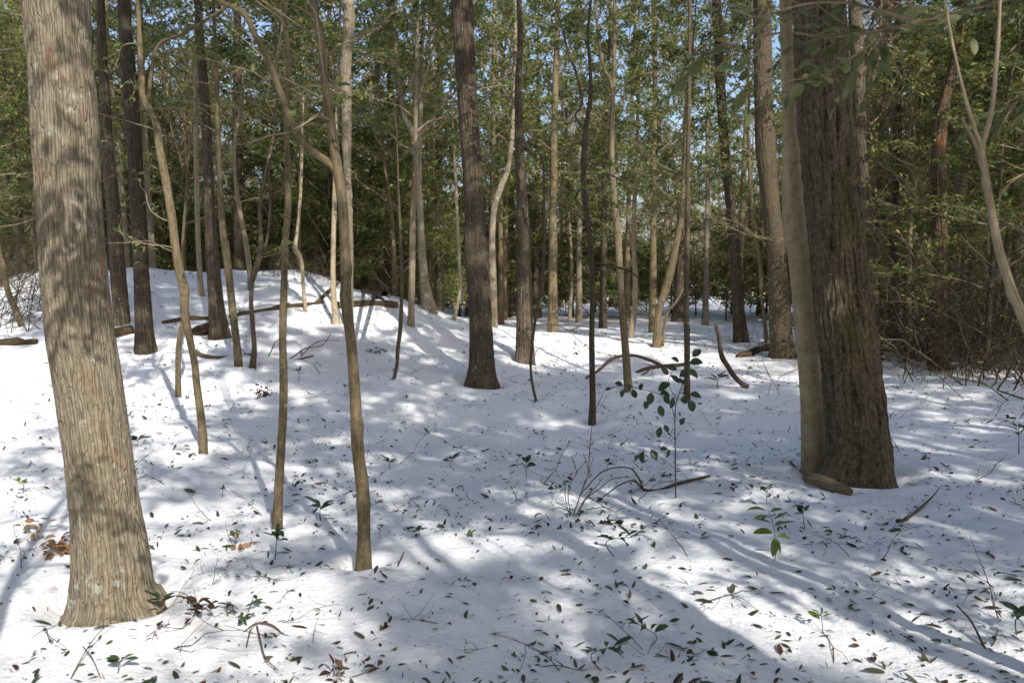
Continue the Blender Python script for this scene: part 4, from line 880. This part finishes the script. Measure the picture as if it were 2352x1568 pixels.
# heap of dry oak leaves beside the pale oak
p = hit(143, 1272); rg = np.random.default_rng(3); n = 40
P = np.stack([rg.normal(0, .05, n), rg.normal(0, .04, n), np.abs(rg.normal(0, .022, n)) + .005], -1); L = rg.uniform(.045, .08, n)
o = link('leaf_heap', leaf_mesh('leaf_heap', P, rg.normal(0, 1, (n, 3)) * [1, 1, .35], rg.normal(0, .4, (n, 3)) + [0, 0, 1], L, L * .55, M['leaf_tan'], rg, True)); o.location = (p[0], p[1], gz(p[0], p[1])); tag(o, 'heap of dry tan oak leaves against the left of the pale oak', 'leaf heap')

# bare sprouts and thin dead twigs sticking out of or lying on the snow
TW = []
for k in range(8):
    c = Crown(700 + k); rg = c.rng
    q = c.twig(np.array([0, 0, -.015]), np.array([1, 0, .9 if k < 4 else .05]), rg.uniform(.18, .45), .0024, 4, 6, .05 if k < 4 else 0, .22)
    for j in range(4): c.twig(q[rg.integers(1, 5)], rg.normal(0, 1, 3) * [1, 1, .5] + [0, 0, .2], rg.uniform(.06, .18), .0015, 3, 4, .05, .3)
    TW.append(c.mb.mesh('bare_twig', M['twig_dark']))
for i in range(150):
    px = rnd.uniform(20, 2340); py = 740 + 800 * rnd.random() ** 1.4
    p = hit(px, py)
    if p[1] > 40: continue
    up = rnd.random() < .45; s = rnd.uniform(.6, 1.3) * (1 + .05 * p[1])
    o = link('bare_twig', TW[rnd.randrange(4) if up else rnd.randrange(4, 8)]); o.location = (p[0], p[1], gz(p[0], p[1]) + (0 if up else .012)); o.rotation_euler = (0, 0, rnd.uniform(0, 6.28)); o.scale = (s,) * 3
    tag(o, 'thin bare twig poking up out of the snow' if up else 'thin bare twig lying flat on the snow', 'twig', 'twigs standing in the snow' if up else 'twigs lying on the snow')

# ------------------------------------------------------------------ fallen leaves: the nearest three hundred each by itself
LEAF = {}
for key, mat in (('dark green', 'leaf_olive'), ('green', 'leaf_dark'), ('brown', 'leaf_brown')):
    for k in range(4):
        rg = np.random.default_rng(800 + k); LEAF.setdefault(key, []).append(leaf_mesh('fallen_leaf', [[-.5, 0, 0]], [[1, 0, 0]], [[0, 0, 1.0]], 1.0, rg.uniform(.18, .36), M[mat], rg, True, rg.uniform(.05, .3)))
rg = np.random.default_rng(41); pts = []
while len(pts) < 15000:
    y = 2.2 + 24 * rg.random() ** 1.15; x = rg.uniform(-.72, .72) * y
    dens = .42 + .95 * float(perlin(x / 1.1, y / 1.1, 2.2)) + .6 * float(perlin(x / .35, y / .35, 8.2)) + .15 * (x > -1)
    if rg.random() < dens: pts.append((x, y))
pts = np.array(pts); size = np.clip(rg.lognormal(math.log(.036), .48, len(pts)), .012, .10)
pz = ground(pts[:, 0], pts[:, 1]); pxs = [to_px((a[0], a[1], c_)) for a, c_ in zip(pts, pz)]
inv = np.array([(-20 < q[0] < 2372 and q[1] < 1580) for q in pxs]); show = size / pts[:, 1] * inv
order = np.argsort(-show)
for i in order[:300]:
    key = rnd.choices(['dark green', 'green', 'brown'], [6, 3, 2])[0]
    o = link('fallen_leaf', LEAF[key][rnd.randrange(4)]); s = float(size[i]); o.scale = (s,) * 3
    o.location = (pts[i, 0], pts[i, 1], float(pz[i]) + .002 + rnd.uniform(-.04, .12) * s); o.rotation_euler = (rnd.gauss(0, .4), rnd.gauss(0, .35), rnd.uniform(0, 6.28))
    tag(o, {'dark green': 'single dark olive fallen leaf on the near snow', 'green': 'single glossy green fallen leaf on the near snow', 'brown': 'single dry brown fallen leaf on the near snow'}[key], 'leaf', 'fallen %s leaves on the near snow' % key)
rest = order[300:]; P = np.column_stack([pts[rest], pz[rest] + .006]); n = len(P); a = rg.uniform(0, 6.28, n); el = rg.normal(.1, .35, n)
D = np.stack([np.cos(a) * np.cos(el), np.sin(a) * np.cos(el), np.sin(el)], -1); N = rg.normal(0, .45, (n, 3)) + [0, 0, 1.0]; sel = rg.random(n) < .85
lit = link('leaf_litter', leaf_mesh('leaf_litter', P[sel], D[sel], N[sel], size[rest][sel], size[rest][sel] * rg.uniform(.2, .36, sel.sum()), M['leaf_olive'], rg, True)); tag(lit, 'small dark fallen leaves strewn all over the snow', 'leaf litter', None, 'stuff')
s2 = ~sel; lit2 = link('brown_leaf_litter', leaf_mesh('brown_leaf_litter', P[s2], D[s2], N[s2], size[rest][s2], size[rest][s2] * rg.uniform(.3, .5, s2.sum()), M['leaf_brown'], rg, True)); tag(lit2, 'brown fallen leaves strewn thinly over the snow', 'leaf litter', None, 'stuff')

# ------------------------------------------------------------------ evergreen at the right whose branch hangs into the top of the view
t0 = at_depth(2560, 700, 3.0); b0 = np.array([t0[0], 3.0, float(ground_base(t0[0], 3.0))])
t = empty('evergreen_tree', tuple(b0)); tag(t, 'olive leaved evergreen whose branch hangs in front of the large oak', 'evergreen tree')
mb = MB(); A = smooth_path(np.array([[0, 0, -.3, .05], [.02, .02, 1, .045], [-.02, 0, 2.2, .038], [.03, .05, 3.6, .03], [0, 0, 5, .012]]), .1); mb.tube(A[:, :3], A[:, 3], 12, rough_fn(.06, 2)); link('trunk', mb.mesh('trunk', M['thin']), t)
add_crown(t, 'open', 2.9, .6, 1.0, 1, sxy=.5)
rg = np.random.default_rng(77); LF_ = .06
def lp3(x, y, Y): return at_depth(x, y, Y) - b0
def near_branch(pts, r, nsub, sub, nl, ll):
    c = Crown(int(pts[1][0])); P, D, N, L = [], [], [], []
    A = smooth_path(np.array([lp3(*q) for q in pts]), .04); c.mb.tube(A, np.linspace(r, r * .3, len(A)), 6, rough_fn(.06, 3), cap=False)
    for k in range(nsub):
        i = rg.integers(int(len(A) * .15), len(A) - 1); ax = A[min(i + 1, len(A) - 1)] - A[i - 1]; ax /= np.linalg.norm(ax)
        q = c.twig(A[i], ax + rg.normal(0, .55, 3) * [1, 1, .7], sub * rg.uniform(.4, 1.1), .0022, 4, 5, .05, .15)
        for j, u in enumerate(np.linspace(.25, 1, rg.integers(nl - 1, nl + 3))):
            v = u * 3.999; kk = int(v); p = q[kk] + (q[kk + 1] - q[kk]) * (v - kk); d = (q[-1] - q[0]); d /= np.linalg.norm(d); sd = np.cross(d, [0, 0, 1.0]) * (1 if j % 2 else -1)
            P.append(p); D.append(d * .8 + sd * .8 + rg.normal(0, .3, 3) + [0, 0, -.15]); N.append(rg.normal(0, .4, 3) + [0, -.45, 1]); L.append(ll * rg.uniform(.5, 1.25))
    br = link('branch', c.mb.mesh('branch', M['twig']), t); L = np.array(L)
    link('foliage', leaf_mesh('foliage', P, np.array(D), np.array(N), L, L * rg.uniform(.42, .6, len(L)), M['leaf_near'], rg, True, .12), br)
near_branch([(2530, -60, 3.0), (2290, 5, 2.9), (2150, 40, 2.85), (2000, 75, 2.8), (1900, 85, 2.75), (1800, 75, 2.75), (1720, 95, 2.7)], .011, 32, .30, 4, LF_)
near_branch([(2060, 60, 2.82), (1990, 110, 2.75), (1940, 140, 2.7), (1880, 175, 2.65), (1820, 183, 2.62), (1750, 175, 2.6)], .005, 16, .2, 4, LF_)
near_branch([(2100, 50, 2.85), (2000, 20, 2.9), (1900, 5, 2.9), (1780, 30, 2.9), (1690, 100, 2.85), (1640, 90, 2.85)], .006, 22, .28, 4, LF_)
near_branch([(2560, 120, 3.0), (2420, 170, 2.9), (2330, 240, 2.8), (2290, 310, 2.8)], .008, 16, .22, 4, LF_ * .85)
near_branch([(2560, 300, 3.0), (2440, 360, 2.9), (2350, 400, 2.8), (2310, 420, 2.8)], .006, 10, .2, 4, LF_ * .85)
# fine crumbs of bark and leaf on the snow
rg = np.random.default_rng(51); n = 9000; y = 2.2 + 16 * rg.random(n) ** 1.1; x = rg.uniform(-.72, .72, n) * y; k_ = rg.random(n) < .35 + .9 * perlin(x / .9, y / .9, 5.5); x, y = x[k_], y[k_]; n = len(x)
for (hx, hy, hr) in TRUNK_SPOTS:
    if hy < 16:
        m = int(40 + 260 * hr); a = rg.uniform(0, 6.28, m); d = hr * 1.15 + np.abs(rg.normal(0, .10, m)); x = np.concatenate([x, hx + d * np.cos(a)]); y = np.concatenate([y, hy + d * np.sin(a)])
n = len(x); L = rg.uniform(.004, .014, n); a = rg.uniform(0, 6.28, n)
cr_ = link('bark_crumbs', leaf_mesh('bark_crumbs', np.column_stack([x, y, ground(x, y) + .003]), np.column_stack([np.cos(a), np.sin(a), rg.normal(0, .2, n)]), rg.normal(0, .3, (n, 3)) + [0, 0, 1], L, L * .5, M['leaf_brown'], rg))
tag(cr_, 'fine dark crumbs of bark and leaf speckling the snow', 'debris', None, 'stuff')
